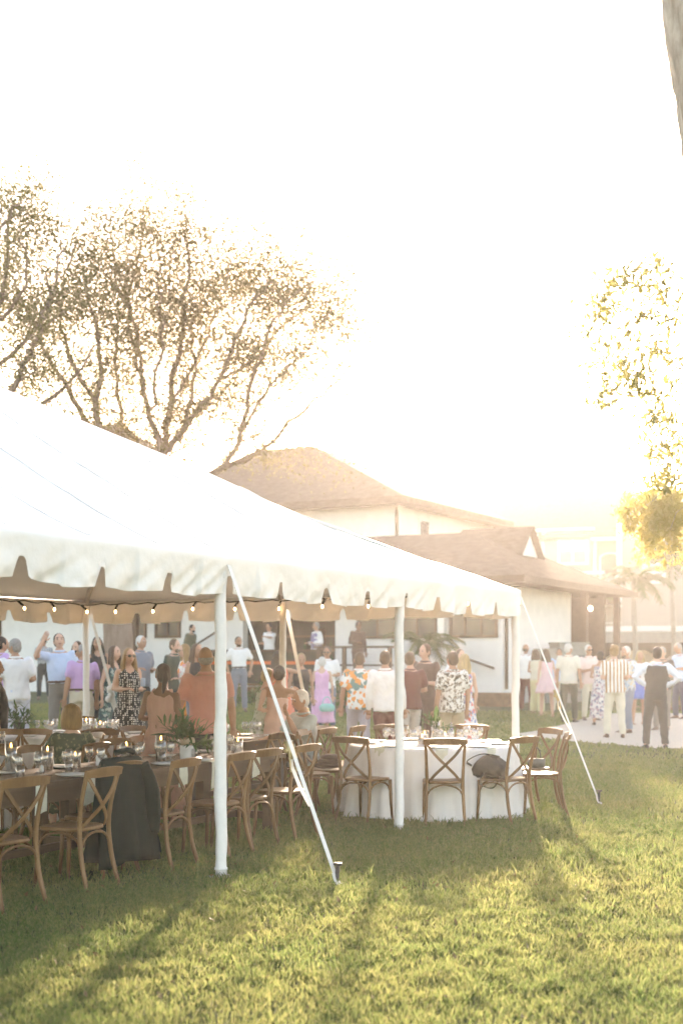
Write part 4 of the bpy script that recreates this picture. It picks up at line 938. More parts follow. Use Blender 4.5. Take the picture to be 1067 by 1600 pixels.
# round table ware
m_rt = Vector((0, 0, .757))
spots = [(-131, 'by the thin white pole'), (-88, 'in front of the chair square to the camera'), (-52, 'above the dark bag'), (-5, 'before the side-on outer chair'), (25, 'nearest the corner pole'), (68, 'at the back, gravel side'), (106, 'at the back behind the vase'), (150, 'at the back, seated man side'), (178, 'at the left edge')]
random.seed(15)
for ang, wh in spots:
    a = R(ang); d = Vector((math.cos(a), math.sin(a), 0)); s_ = Vector((-d.y, d.x, 0))
    inst('dinner_plate', plm, RT + d * .72 + m_rt, 'plate on the round table ' + wh, 'plate', 'plates on the round table')
    for q, (f, sd_) in enumerate(((.5, .14), (.42, .03))): goblet(RT + d * (f + random.uniform(-.02, .02)) + s_ * sd_ + m_rt, ('outer' if q == 0 else 'inner') + ' stemmed glass on the round table ' + wh, 'glasses on the round table')
    if ang < 0: napkin(RT + d * .91 + m_rt, a + PI / 2, 'pale napkin draped off the round table ' + wh, 'napkins on the round table', .17)
for (dx, dy, h, lab) in ((-.12, -.05, .1, 'short candle glass left of the vase on the round table'), (.14, .06, .13, 'candle glass right of the vase on the round table'), (-.08, .16, .14, 'candle glass behind the vase on the round table')): candle(RT + Vector((dx, dy, 0)) + m_rt, h, lab, 'candles on the round table', .6)
for T_, nm in ((RT2, 'far round table'), (RT3, 'left edge table')):
    for k in range(7):
        a = 2 * PI * k / 7 + .3; d = Vector((math.cos(a), math.sin(a), 0)); inst('dinner_plate', plm, T_ + d * .7 + m_rt, ORD[k] + ' plate clockwise from the camera side on the ' + nm, 'plate', 'plates on the ' + nm)
        for q in (0, 1): goblet(T_ + d * (.48 - .08 * q) + Vector((-d.y, d.x, 0)) * (.13 - .1 * q) + m_rt, ('outer' if q == 0 else 'inner') + ' stemmed glass at the ' + ORD[k] + ' place clockwise on the ' + nm, 'glasses on the ' + nm)
    for k, (dx, dy, h) in enumerate(((.1, 0, .2), (-.05, -.14, .13), (.28, -.05, .15))): candle(T_ + Vector((dx, dy, 0)) + m_rt, h, ['taller', 'shortest', 'middling'][k] + ' candle cylinder on the ' + nm, 'candles on the ' + nm)
for k, (a, b) in enumerate(((1.2, 2.6), (1.9, 2.6), (2.6, 2.6), (1.2, 3.05), (1.9, 3.05), (2.6, 3.05))):
    inst('dinner_plate', plm, ab(a, b, .761), ORD[k % 3] + ' plate from the seated man along the ' + ('near' if k < 3 else 'far') + ' side of the dark table', 'plate', 'plates on the dark table'); goblet(ab(a + .17, b + .14 * (1 if k < 3 else -1), .761), 'outer glass at the ' + ORD[k % 3] + ' place on the ' + ('near' if k < 3 else 'far') + ' side of the dark table', 'glasses on the dark table'); goblet(ab(a + .08, b + .18 * (1 if k < 3 else -1), .761), 'inner glass at the ' + ORD[k % 3] + ' place on the ' + ('near' if k < 3 else 'far') + ' side of the dark table', 'glasses on the dark table')
# jacket draped over a chair back
jp = ab(6.7, .715); g = G(); rs = []; n = 40
for z, w_, d_, oy in ((.93, .15, .03, 0), (.925, .22, .05, 0), (.905, .252, .07, 0), (.86, .27, .085, .0), (.7, .285, .1, -.01), (.5, .305, .12, -.02), (.32, .33, .14, -.03), (.2, .345, .15, -.035), (.13, .345, .15, -.035)):
    ring = []
    for k in range(n):
        a = 2 * PI * k / n; f = (.9 - z) if z < .9 else 0
        r_ = 1 + f * (.3 * math.sin(a * 7 + 1.2 + z) + .22 * math.sin(a * 11 + 2 + z * 1.5) + .1 * math.sin(a * 17 + z * 5)); ring.append(Vector((w_ * math.cos(a) * r_, d_ * math.sin(a) * r_ + oy, z + (.03 * math.sin(a * 3) if z < .3 else 0))))
    rs.append(ring)
g.rings(rs); jk = thing('suit_jacket', 'dark green grey suit jacket draped over a chair back', 'jacket', (jp.x, jp.y, 0), TH_V)
m_jacket = M('jacket_wool', (.01, .016, .012), rough=.9, var=.15, scale=12, bump=.2, bscale=90, spec=.08); g.build('jacket_body', m_jacket, jk)
g = G(); g.tube(spline([Vector((.18, -.06, .86)), Vector((.23, -.11, .7)), Vector((.22, -.14, .5)), Vector((.2, -.14, .33))], 4), [.06] * 5 + [.068] * 5 + [.066] * 3, 12, False, .6); g.build('sleeve', m_jacket, jk)
g = G(); g.tube(spline([Vector((-.11, -.02, .965)), Vector((-.02, -.07, .985)), Vector((.09, -.05, .965))], 5), .022, 8); g.build('collar', m_jacket, jk)
# handbag on the round table chair, purse hook, folded clothes
m_bag = M('dark_bag_leather', (.06, .05, .035), rough=.6, var=.2, bump=.3, bscale=30)
a = R(-52); bp = RT + Vector((math.cos(a), math.sin(a), 0)) * 1.04; bg_ = thing('shoulder_bag', 'dark slouchy shoulder bag on the round table chair seat', 'bag', (bp.x - .1, bp.y, .466), .2)
g = G(); rs = []
for z, w_, d_ in ((.0, .13, .06), (.025, .18, .09), (.09, .2, .1), (.15, .17, .075), (.2, .1, .045), (.215, .04, .02)): rs.append([Vector((w_ * math.cos(t) * (1 + .06 * math.sin(t * 5 + z * 9)), d_ * math.sin(t) * (1 + .08 * math.sin(t * 4)), z + .02 * math.sin(t * 2))) for t in [2 * PI * k / 24 for k in range(24)]])
g.rings(rs); g.build('pouch', m_bag, bg_); g = G(); g.tube(spline([Vector((-.2, 0, .12)), Vector((-.26, -.04, .17)), Vector((-.1, -.03, .24)), Vector((.1, 0, .21))], 6), .012, 6, False, .5); g.build('bag_strap', m_bag, bg_)
g = G(); g.tube(spline([Vector((-.1, -.1, .05)), Vector((-.16, -.16, -.05)), Vector((-.02, -.15, -.1)), Vector((.08, -.1, .02))], 6), .012, 6, False, .5); g.build('bag_strap', m_bag, bg_)
a = R(168); fp = RT + Vector((math.cos(a), math.sin(a), 0)) * 1.18; g = G()
for k in range(3): g.ell((.02 * k, .01 * k, .035 + .045 * k), (.16 - .02 * k, .12, .04))
o = g.build('folded_clothes', M('dark_cloth', (.09, .065, .05), rough=.95)); o.location = (fp.x, fp.y, .466); tag(o, 'dark folded clothes lying on the chair left of the round table', 'clothes')
a = R(22); hp_ = RT + Vector((math.cos(a), math.sin(a), 0)) * .98
tray = thing('purse_tray', 'small dark box purse on the chair nearest the corner pole', 'purse', (RT.x + 1.2, RT.y + .47, .466), .4)
g = G(); g.lathe([(.001, 0), (.1, 0), (.105, .09), (.001, .1)], n=18); g.build('purse_body', M('purse_grey', (.12, .12, .1)), tray); g = G(); g.tube([(-.06 * math.cos(PI * k / 8), 0, .09 + .13 * math.sin(PI * k / 8)) for k in range(9)], .006, 6); g.build('purse_handle', m_steel, tray)

# ---------------------------------------------------------------- people
SKIN = {'fair': M('skin_fair', (.56, .35, .25), rough=.55, var=.06, scale=14), 'tan': M('skin_tan', (.42, .24, .155), rough=.55, var=.06, scale=14), 'brown': M('skin_brown', (.2, .105, .065), rough=.55, var=.06, scale=14), 'olive': M('skin_olive', (.33, .19, .12), rough=.55, var=.06, scale=14)}
HAIR = {'dark': M('hair_dark', (.022, .015, .01), rough=.5, var=.3, scale=40, bump=.6, bscale=70, stretch=(1, 1, .2)), 'brown': M('hair_brown', (.075, .042, .02), rough=.5, var=.3, scale=40, bump=.6, bscale=70, stretch=(1, 1, .2)), 'blond': M('hair_blond', (.4, .28, .13), rough=.5, var=.3, scale=40, bump=.6, bscale=70, stretch=(1, 1, .2)),
        'honey': M('hair_honey', (.24, .14, .05), rough=.5, var=.3, scale=40, bump=.6, bscale=70, stretch=(1, 1, .2)), 'grey': M('hair_grey', (.3, .28, .25), rough=.6, var=.25, scale=40, bump=.6, bscale=70), 'white': M('hair_white', (.6, .57, .52), rough=.6, var=.15, scale=40, bump=.6, bscale=70), 'auburn': M('hair_auburn', (.12, .05, .022), rough=.5, var=.3, scale=40, bump=.6, bscale=70)}
def cloth(name, col, **k):
    kw = dict(rough=.85, var=.07, scale=5, bump=.55, bscale=13, sheen=.15); kw.update(k); return M('cloth_' + name, col, **kw)
m_eye = M('eye_dark', (.02, .015, .012), rough=.3); m_lip = M('lips', (.35, .13, .1), rough=.5); m_shades = M('sunglasses_lens', (.012, .01, .009), rough=.1, spec=.7)
BAKE = []
NV = cloth
def remeshed(name, g, mat, parent, vox, smooth=5, extra=None):
    me = g.mesh(name); bm = bmesh.new(); bm.from_mesh(me); bmesh.ops.recalc_face_normals(bm, faces=bm.faces); bm.to_mesh(me); bm.free()
    o = link(name, me, mat, parent); md = o.modifiers.new('r', 'REMESH'); md.mode = 'VOXEL'; md.voxel_size = vox; md.use_smooth_shade = True
    if smooth: s = o.modifiers.new('s', 'SMOOTH'); s.factor = .5; s.iterations = smooth
    BAKE.append((o, extra, mat)); return o
def bake_all():
    dg = bpy.context.evaluated_depsgraph_get()
    res = [(o, bpy.data.meshes.new_from_object(o.evaluated_get(dg)), ex, mat) for o, ex, mat in BAKE]
    for o, me, ex, mat in res:
        o.modifiers.clear()
        if ex:
            bm = bmesh.new(); bm.from_mesh(me); t = ex.mesh('x'); bm.from_mesh(t); bm.to_mesh(me); bm.free(); bpy.data.meshes.remove(t)
        if o.name.split('.')[0] in ('shirt', 'trousers', 'dress', 'skirt', 'shorts', 'waistcoat', 'top'):   # cloth folds
            nv = len(me.vertices); co = np.empty(nv * 3, np.float32); no = np.empty(nv * 3, np.float32); me.vertices.foreach_get('co', co); me.vertices.foreach_get('normal', no); co = co.reshape(-1, 3); no = no.reshape(-1, 3); sd0 = len(o.name) + len(o.parent["label"]) * 7 % 97
            kz = 2.2 if o.name.startswith(('dress', 'skirt')) else 6.5; amp = 1.6 if kz < 3 else 1.0
            dv = np.array([.011 * mnoise.noise(Vector((x * 13 + z * 4, y * 13 + sd0, z * kz))) + .007 * mnoise.noise(Vector((x * 22 - z * 9, y * 22, z * kz * 2 + sd0))) for x, y, z in co])
            me.vertices.foreach_set('co', (co + no * dv[:, None] * amp).ravel()); me.update()
        old = o.data; o.data = me; me.materials.clear(); me.materials.append(mat); me.polygons.foreach_set('use_smooth', [True] * len(me.polygons)); bpy.data.meshes.remove(old)
def ering(c, rx, ry, n=20, m=None):
    return [(m @ Vector((rx * math.cos(2 * PI * k / n), ry * math.sin(2 * PI * k / n), 0)) if m is not None else Vector((rx * math.cos(2 * PI * k / n), ry * math.sin(2 * PI * k / n), 0))) + c for k in range(n)]
ARMS = {  # elbow direction, wrist direction for the viewer-left arm side +X (mirrored for -X); front is -Y
    'down': ((.22, .06, -1), (.06, -.2, -1)), 'hold': ((.22, .12, -1), (-.45, -1, .1)), 'drink': ((.65, -.75, .1), (-.55, -.25, 1)), 'hip': ((.8, .35, -.8), (-.75, -.35, -.5)), 'pocket': ((.5, .3, -1), (-.25, -.35, -1)),
    'reach': ((1, -.35, -.25), (1, -.35, .1)), 'cross': ((.35, -.1, -1), (-1, -.55, .15)), 'chin': ((.25, -.9, -.55), (-.1, -.35, 1)), 'swing': ((.35, -.3, -1), (.2, -.6, -1)), 'back': ((.3, .5, -1), (-.6, .3, -.8)), 'table': ((.35, -.75, -.8), (-.3, -1, .0)), 'hug': ((.7, -.7, -.2), (-.5, -.8, .2)), 'point': ((.5, -1, -.3), (.2, -1, .15)), 'out': ((.75, -.1, -.75), (.5, -.5, -.8))}
def hand(g, w, d, side, s, curl=.7):
    d = d.normalized(); up = Vector((0, -1, 0)) if abs(d.y) < .8 else Vector((0, 0, 1)); x = d.cross(up).normalized(); nrm = x.cross(d).normalized()
    L_, W_ = .085 * s, .04 * s; rs = []
    for f, w_, t_ in ((-.25, .55, .6), (.0, .75, .8), (.4, 1, 1), (.85, 1, .9), (1.0, .8, .6)): rs.append([w + d * L_ * f + x * W_ * w_ * math.cos(2 * PI * k / 8) + nrm * .017 * s * t_ * math.sin(2 * PI * k / 8) for k in range(8)])
    g.rings(rs)
    for i, ln in enumerate((.07, .08, .075, .058)):
        b = w + d * L_ * .92 + x * W_ * (-.72 + .48 * i); d2 = (d - nrm * curl * .5).normalized(); d3 = (d - nrm * curl * 1.7).normalized(); p1 = b + d2 * ln * .5 * s
        g.tube([b, p1, p1 + d3 * ln * .5 * s], [.0095 * s, .009 * s, .007 * s], 6)
    b = w + d * L_ * .25 - x * W_ * .9 * side; dt = (d * .7 - x * side * .8 - nrm * .3).normalized(); g.tube([b, b + dt * .035 * s, b + (dt + d * .6).normalized() * .065 * s], [.012 * s, .011 * s, .008 * s], 6)
def head_mesh(g, c, m, s, sex):
    nu, nv = 20, 14; vs = []
    for i in range(nv + 1):
        th = PI * i / nv; z = -math.cos(th)
        for j in range(nu):
            ph = 2 * PI * j / nu; x = math.sin(th) * math.cos(ph); y = math.sin(th) * math.sin(ph); k = 1.0
            if z < 0: k = 1 - .3 * (-z) ** 1.4 
            px, py, pz = x * .076 * k, y * .096 * (k if y > 0 else 1 - .12 * max(0, -z)), z * .12
            if y > 0 and z < -.3: py *= .75
            fr_ = max(0, -y) ** 3
            if fr_ > .2:
                nose = math.exp(-((px / .014) ** 2)) * math.exp(-(((pz + .028) / .026) ** 2)); py -= .024 * nose
                for ex in (-.032, .032): py += .007 * math.exp(-(((px - ex) / .016) ** 2)) * math.exp(-(((pz - .004) / .014) ** 2))
                py -= .006 * math.exp(-((px / .03) ** 2)) * math.exp(-(((pz + .1) / .02) ** 2))
            vs.append(Vector((px, py, pz)) * s)
    fs = [(i * nu + j, i * nu + (j + 1) % nu, (i + 1) * nu + (j + 1) % nu, (i + 1) * nu + j) for i in range(nv) for j in range(nu)]
    g.add([m @ v + c for v in vs], fs)
    for sx in (-1, 1): g.ell(c + m @ Vector((sx * .077, .012, -.008)) * s, (.011 * s, .02 * s, .03 * s), m, 8, 6)
def person(lab, px, d, rot, H=1.76, sex='m', skin='fair', hair=('short', 'brown'), top=('shirt', None), bottom=('trousers', None), shoes='brown', arms=('down', 'down'), pose='stand', lean=0, hy=0, hp=0, glasses=False, heavy=0.0, x=None, y=None, z=None, vox=.018, beard=None, group='wedding guests', belt=None, tuck=False, vest=None, stance=0.0, bend=0, category='person', collar=True, strapless=False):
    if x is None: x, y = PX(px, d), d
    if z is None: z = gz(x, y)
    pr_ = random.Random(len(lab) * 31 + int(rot)); lean += pr_.uniform(-3, 4); bend += pr_.uniform(-4, 4); stance += pr_.uniform(0, .035); rot += pr_.uniform(-8, 8) * (pose != 'sit'); lean *= 1; kb = pr_.choice((1, -1)); tw = pr_.uniform(-12, 12)
    t = thing('person', lab, category, (x, y, z), R(rot), group); s = H / 1.75
    S = lambda p: Vector(p) * s
    sh = .187 if sex == 'm' else .158; hw = .092; sit = pose == 'sit'; zo = -.42 if sit else 0
    Rl = Matrix.Rotation(R(lean), 3, 'X') @ Matrix.Rotation(R(bend), 3, 'Y') @ Matrix.Rotation(R(tw if pose != 'sit' else 0), 3, 'Z'); piv = Vector((0, 0, .95))
    def Up(p): return (Rl @ (Vector(p) - piv) + piv + Vector((0, 0, zo))) * s
    if sex == 'm': tor = [(.88, .16, .115, 0), (.98, .158, .115, 0), (1.1, .155, .112, -.006), (1.24, .172, .12, -.004), (1.36, .182, .115, .004), (1.43, .168, .092, .01), (1.475, .105, .075, .012), (1.51, .062, .06, .012)]
    else: tor = [(.86, .172, .12, .005), (.95, .17, .118, .005), (1.06, .13, .098, 0), (1.17, .135, .104, -.006), (1.27, .147, .118, -.018), (1.36, .15, .1, 0), (1.425, .135, .08, .008), (1.465, .085, .065, .01), (1.5, .052, .052, .012)]
    def fat(zz): return 1 + heavy * math.exp(-((zz - 1.1) / .17) ** 2)
    def torso(g, z0, z1, off, flare=0.0):
        sts = [q for q in tor if z0 < q[0] < z1]
        def ip(zz):
            for q, r in zip(tor, tor[1:]):
                if q[0] <= zz <= r[0]: u = (zz - q[0]) / (r[0] - q[0]); return tuple(q[i] + (r[i] - q[i]) * u for i in range(4))
            q = tor[0] if zz < tor[0][0] else tor[-1]; return (zz, *q[1:])
        sts = [ip(z0)] + sts + [ip(z1)]; rs = []
        for zz, rx, ry, yo in sts:
            f = fat(zz); fl = flare * max(0, 1.1 - zz) / .25
            c = Vector((0, yo - (f - 1) * ry * .5, zz)); rs.append([Up(p) for p in ering(c, rx * (1 + (f - 1) * .6) + off + fl, ry * f + off + fl)])
        g.rings(rs)
    # limbs
    J = {}
    for i, sx in enumerate((1, -1)):
        shp = Vector((sx * sh, .01, 1.415)); e, w_ = ARMS[arms[i]]; e = Vector((e[0] * sx, e[1], e[2])).normalized() * .285; w_ = Vector((w_[0] * sx, w_[1], w_[2])).normalized() * .25
        J['s', sx] = Up(shp); Rr = Rl; J['e', sx] = J['s', sx] + Rr @ e * s; J['w', sx] = J['e', sx] + Rr @ w_ * s
        if sit: hipj, kn, an = Vector((sx * hw, 0, .53)), Vector((sx * .12, -.42, .52)), Vector((sx * .13, -.4, .09))
        elif pose == 'walk': hipj, kn, an = Vector((sx * hw, 0, .9)), Vector((sx * hw, -.1 * sx - .02, .49)), Vector((sx * hw, (-.2 if sx > 0 else .24), .08 if sx > 0 else .13))
        else: hipj, kn, an = Vector((sx * hw, 0, .9)), Vector((sx * (hw + .012 + stance * .5), -.015 - (.06 if sx == kb else 0), .49)), Vector((sx * (hw + .02 + stance), .02 - (.07 if sx == kb else 0), .08))
        J['h', sx], J['k', sx], J['a', sx] = S(hipj), S(kn), S(an)
    g = G(); ex = G()
    torso(g, .87, 1.5, -.006)
    neck0, neck1 = Up((0, .015, 1.45)), Up((0, .0, 1.56)); g.tube([neck0, neck1], [.058 * s * (1 if sex == 'm' else .85), .052 * s * (1 if sex == 'm' else .85)], 12)
    for sx in (1, -1):
        f = (1 if sex == 'm' else .84) * (1 + heavy * .25)
        a_, b_, c_ = J['s', sx], J['e', sx], J['w', sx]
        g.tube([a_, a_.lerp(b_, .35), b_, b_.lerp(c_, .3), c_], [.054 * s * f, .05 * s * f, .04 * s * f, .042 * s * f, .028 * s * f], 10, True)
        a2, b2, c2 = J['h', sx], J['k', sx], J['a', sx]
        g.tube([a2, a2.lerp(b2, .4), b2, b2.lerp(c2, .3), c2], [.085 * s, .078 * s, .056 * s, .056 * s, .038 * s], 10, True)
        hand(ex, J['w', sx], (J['w', sx] - J['e', sx]) if arms[0 if sx > 0 else 1] not in ('chin',) else (J['w', sx] - J['e', sx]), sx, s * (1 if sex == 'm' else .9))
    hm = Rl @ Matrix.Rotation(R(hy), 3, 'Z') @ Matrix.Rotation(R(hp), 3, 'X'); hc = Up((0, -.012, 1.55)) + hm @ Vector((0, -.006, .078)) * s
    head_mesh(ex, hc, hm, s, sex)
    remeshed('body', g, SKIN[skin], t, vox * 1.12, 4, ex)
    vox *= 1.12
    Hp = lambda p: hc + hm @ Vector(p) * s
    # face
    g = G()
    for e_ in (-.032, .032): g.ell(Hp((e_, -.083, .006)), (.012 * s, .007 * s, .007 * s), hm, 8, 6)
    g.build('eyes', m_eye, t)
    g = G()
    for e_ in (-.032, .032): g.box(Hp((e_, -.091, .028)), (.034 * s, .008 * s, .007 * s), hm)
    g.build('eyebrows', HAIR[hair[1]], t, False)
    g = G(); g.ell(Hp((0, -.089, -.062)), (.024 * s, .007 * s, .008 * s), hm, 8, 6); g.build('mouth', m_lip, t)
    if glasses:
        g = G()
        for e_ in (-.034, .034): g.ell(Hp((e_, -.097, .006)), (.029 * s, .008 * s, .022 * s), hm, 10, 6)
        g.box(Hp((0, -.1, .012)), (.03 * s, .008 * s, .007 * s), hm)
        for e_ in (-1, 1): g.tube([Hp((e_ * .06, -.09, .012)), Hp((e_ * .08, .01, .01))], .004 * s, 5)
        g.build('sunglasses', m_shades, t)
    # hair
    st, hcname = hair; g = G(); E = lambda c, r: g.ell(Hp(c), tuple(q * s for q in r), hm, 14, 10)
    if st != 'bald':
        E((0, .02, .042), (.082, .094, .09)); E((0, .045, -.005), (.08, .066, .085))
        for sx in (-1, 1): E((sx * .066, -.005, .02), (.018, .04, .045))
    else:
        E((0, .05, -.02), (.074, .058, .05))
        for sx in (-1, 1): E((sx * .066, .02, -.008), (.016, .04, .03))
    if st == 'quiff': E((0, -.05, .1), (.06, .05, .035))
    if st == 'curly':
        rr = random.Random(int(px * 7) if px else 3)
        for k in range(26): a = rr.uniform(0, 2 * PI); b = rr.uniform(-.2, 1.3); E((.08 * math.cos(a) * math.cos(b), .03 + .085 * math.sin(a) * math.cos(b), .045 + .088 * math.sin(b)), (.024, .024, .024)) if not (math.sin(a) < -.3 and b < .7) else None
    if st in ('long', 'wavy'):
        L_ = .3 if st == 'long' else .36
        rs = [ering(Hp((0, .055 + .02 * k / 5, .03 - (L_ + .03) * k / 5)), (.084 + (.03 if k in (2, 3) else .012) * (k > 0)) * s, (.05 - .004 * k) * s, 16) for k in range(6)]; g.rings(rs)
        for sx in (-1, 1): g.tube([Hp((sx * .068, -.01, .04)), Hp((sx * .09, -.01, -.08)), Hp((sx * .1, -.01, -.2)), Hp((sx * .095, -.03, -.28))], [.026 * s, .034 * s, .034 * s, .014 * s], 8, True)
    if st == 'bob':
        rs = [ering(Hp((0, .022, z_)), a_ * s, b_ * s, 18) for z_, a_, b_ in ((.115, .05, .06), (.09, .085, .09), (.03, .102, .1), (-.05, .112, .1), (-.11, .108, .09), (-.14, .09, .07))]; g.rings(rs)
    if st == 'bun': E((0, .105, .03), (.05, .045, .048))
    if st == 'tail': g.tube([Hp((0, .1, .03)), Hp((0, .125, -.03)), Hp((.01, .1, -.15)), Hp((.02, .08, -.22))], [.028 * s, .034 * s, .026 * s, .01 * s], 8, True)
    remeshed('hair', g, HAIR[hcname], t, .0135 * s, 3)
    if beard:
        g = G(); g.ell(Hp((0, -.055, -.08)), (.058 * s, .042 * s, .045 * s), hm, 12, 8); g.build('beard', HAIR[beard], t)
    # upper clothing
    tk, tm = top; g = None
    if tk in ('shirt', 'polo', 'longsleeve', 'tank'):
        g = G(); hem = 1.0 if tuck else (.86 if sex == 'm' else .92); torso(g, hem, 1.455, .017, 0 if tuck else .02)
        ln = {'shirt': .62, 'polo': .58, 'longsleeve': 1.95, 'tank': 0}[tk]
        for sx in (1, -1):
            f = 1 if sex == 'm' else .85; a_, b_, c_ = J['s', sx], J['e', sx], J['w', sx]
            if ln == 0: continue
            if ln < 1: q = a_.lerp(b_, ln); g.tube([a_ + (a_ - b_) * .05, a_.lerp(b_, ln * .5), q], [.068 * s * f, .071 * s * f, .07 * s * f], 12, True)
            else: g.tube([a_ + (a_ - b_) * .05, a_.lerp(b_, .4), b_, b_.lerp(c_, .5), b_.lerp(c_, .92)], [.068 * s * f, .066 * s * f, .056 * s * f, .05 * s * f, .042 * s * f], 12, True)
        remeshed('shirt' if tk != 'tank' else 'top', g, tm, t, vox, 5)
        if collar and tk != 'tank':
            g = G(); cr = [Up(p) for p in ering(Vector((0, .012, 1.478)), .075, .07, 20)]; g.tube(cr + [cr[0]], .017 * s, 8, False, .8); g.build('collar', tm, t)
    if tk == 'dress' or bottom[0] == 'skirt':
        if tk == 'dress':
            g = G(); zt = 1.3 if strapless else 1.4; torso(g, .95, zt, .014)
            if not strapless:
                for sx in (1, -1): g.tube([Up((sx * .085, -.085, 1.38)), Up((sx * .085, -.02, 1.465)), Up((sx * .08, .07, 1.38))], .028 * s, 8, True)
            dm = tm; z0 = 1.02
        else: g = G(); dm = bottom[1]; z0 = 1.06
        hem = bottom[2] if len(bottom) > 2 else .45; rs = []; ztop = (z0 + zo) * s
        if sit:
            torso(g, .86, 1.0, .02)
            for sx in (1, -1): g.tube([J['h', sx], J['k', sx], J['k', sx].lerp(J['a', sx], .6)], [.12 * s, .1 * s, .1 * s], 12, True)
        else:
            n_ = 40; fl = bottom[3] if len(bottom) > 3 else .1
            for k in range(7):
                u = k / 6; zz = z0 + (hem - z0) * u; rx = .145 + .045 * min(1, u * 4) + fl * u; ry = .108 + .03 * min(1, u * 4) + fl * .8 * u
                rs.append([S(Vector((rx * math.cos(a) * (1 + .06 * u * math.sin(a * 9)), ry * math.sin(a) * (1 + .08 * u * math.sin(a * 9 + 1)), zz))) for a in [2 * PI * q / n_ for q in range(n_)]])
            g.rings(rs)
        remeshed('dress' if tk == 'dress' else 'skirt', g, dm, t, vox, 3)
    if bottom[0] in ('trousers', 'shorts', 'wide'):
        g = G(); torso(g, .84 if not sit else .9, 1.03 if not tuck else 1.05, .013)
        wd = 1.0 if bottom[0] != 'wide' else 1.45
        if sit: g.ell(S((0, 0, .55)), (.19 * s, .16 * s, .11 * s))
        for sx in (1, -1):
            a2, b2, c2 = J['h', sx], J['k', sx], J['a', sx]
            if bottom[0] == 'shorts': g.tube([a2 + Vector((0, 0, .04)), a2.lerp(b2, .5), b2.lerp(a2, .08)], [.1 * s, .1 * s, .098 * s], 12, True)
            else: g.tube([a2 + Vector((0, 0, .03)), a2.lerp(b2, .45), b2, b2.lerp(c2, .5), c2 + Vector((0, 0, .005))], [.102 * s, .093 * s, .076 * s * wd ** .5, .07 * s * wd, .064 * s * wd], 12)
        remeshed('trousers' if bottom[0] != 'shorts' else 'shorts', g, bottom[1], t, vox, 4)
    if belt:
        g = G(); f = fat(1.03); cr = [Up(p) for p in ering(Vector((0, -(f - 1) * .05, 1.035)), .175 * (1 + (f - 1) * .6), .13 * f, 28)]; g.tube(cr + [cr[0]], .017 * s, 8, False, .45, ); g.build('belt', belt, t)
    if vest:
        g = G(); torso(g, .93, 1.44, .026); remeshed('waistcoat', g, vest, t, vox, 4)
    # shoes
    smat = {'brown': cloth('shoe_brown', (.1, .05, .025), rough=.5, bump=0), 'black': cloth('shoe_black', (.02, .018, .016), rough=.45, bump=0), 'white': cloth('shoe_white', (.65, .63, .6), rough=.6, bump=0), 'tan': cloth('shoe_tan', (.35, .22, .13), rough=.5, bump=0)}[shoes]
    for sx in (1, -1):
        a = J['a', sx]; g = G(); rs = []; out = .12 * sx
        for yy, w_, h_ in ((.07, .022, .045), (.055, .036, .09), (.0, .042, .1), (-.07, .046, .075), (-.14, .047, .05), (-.185, .035, .035), (-.2, .015, .02)):
            rs.append([a + S((w_ * math.cos(q) - yy * out, yy, -.085 + h_ * .5 + h_ * .5 * math.sin(q))) for q in [2 * PI * k / 10 for k in range(10)]])
        g.rings(rs); g.build('shoe', smat, t)
    return t
def held_can(px, py, d, col, lab, name='drink_can'):
    p = pt(px, py, d); o = G().lathe([(.001, -.06), (.027, -.06), (.033, -.052), (.033, .05), (.027, .06), (.001, .058)], n=14).build(name, cloth(name + lab[:9], col, rough=.35, bump=0)); o.location = p; tag(o, lab, 'can')
random.seed(101)
white = NV('white', (.78, .77, .75)); lav = NV('lavender', (.55, .36, .6)); ltblue = NV('light_blue', (.5, .6, .74)); salmon = NV('salmon', (.58, .27, .21)); khaki = NV('khaki', (.45, .37, .25)); cream = NV('cream', (.62, .57, .45)); greyt = NV('grey_trouser', (.2, .185, .16)); dgreen = NV('dark_green', (.045, .06, .04)); navy = NV('navy', (.06, .08, .12)); black = NV('black', (.018, .018, .018)); maroon = NV('maroon', (.14, .045, .035)); dkbrown = NV('dark_brown', (.1, .055, .04)); bluegrey = NV('blue_grey', (.16, .2, .26)); pinkd = NV('dress_pink', (.72, .42, .58)); rose = NV('rose', (.5, .28, .21), bscale=30, stretch=(6, 6, .4)); lilac = NV('lilac_grey', (.42, .4, .45)); palegreen = NV('pale_grey_green', (.42, .45, .42)); charcoal = NV('charcoal', (.05, .052, .05)); slate = NV('slate', (.19, .21, .24)); olive = NV('olive', (.09, .095, .055)); leather = cloth('belt_leather', (.07, .035, .018), rough=.5, bump=0)
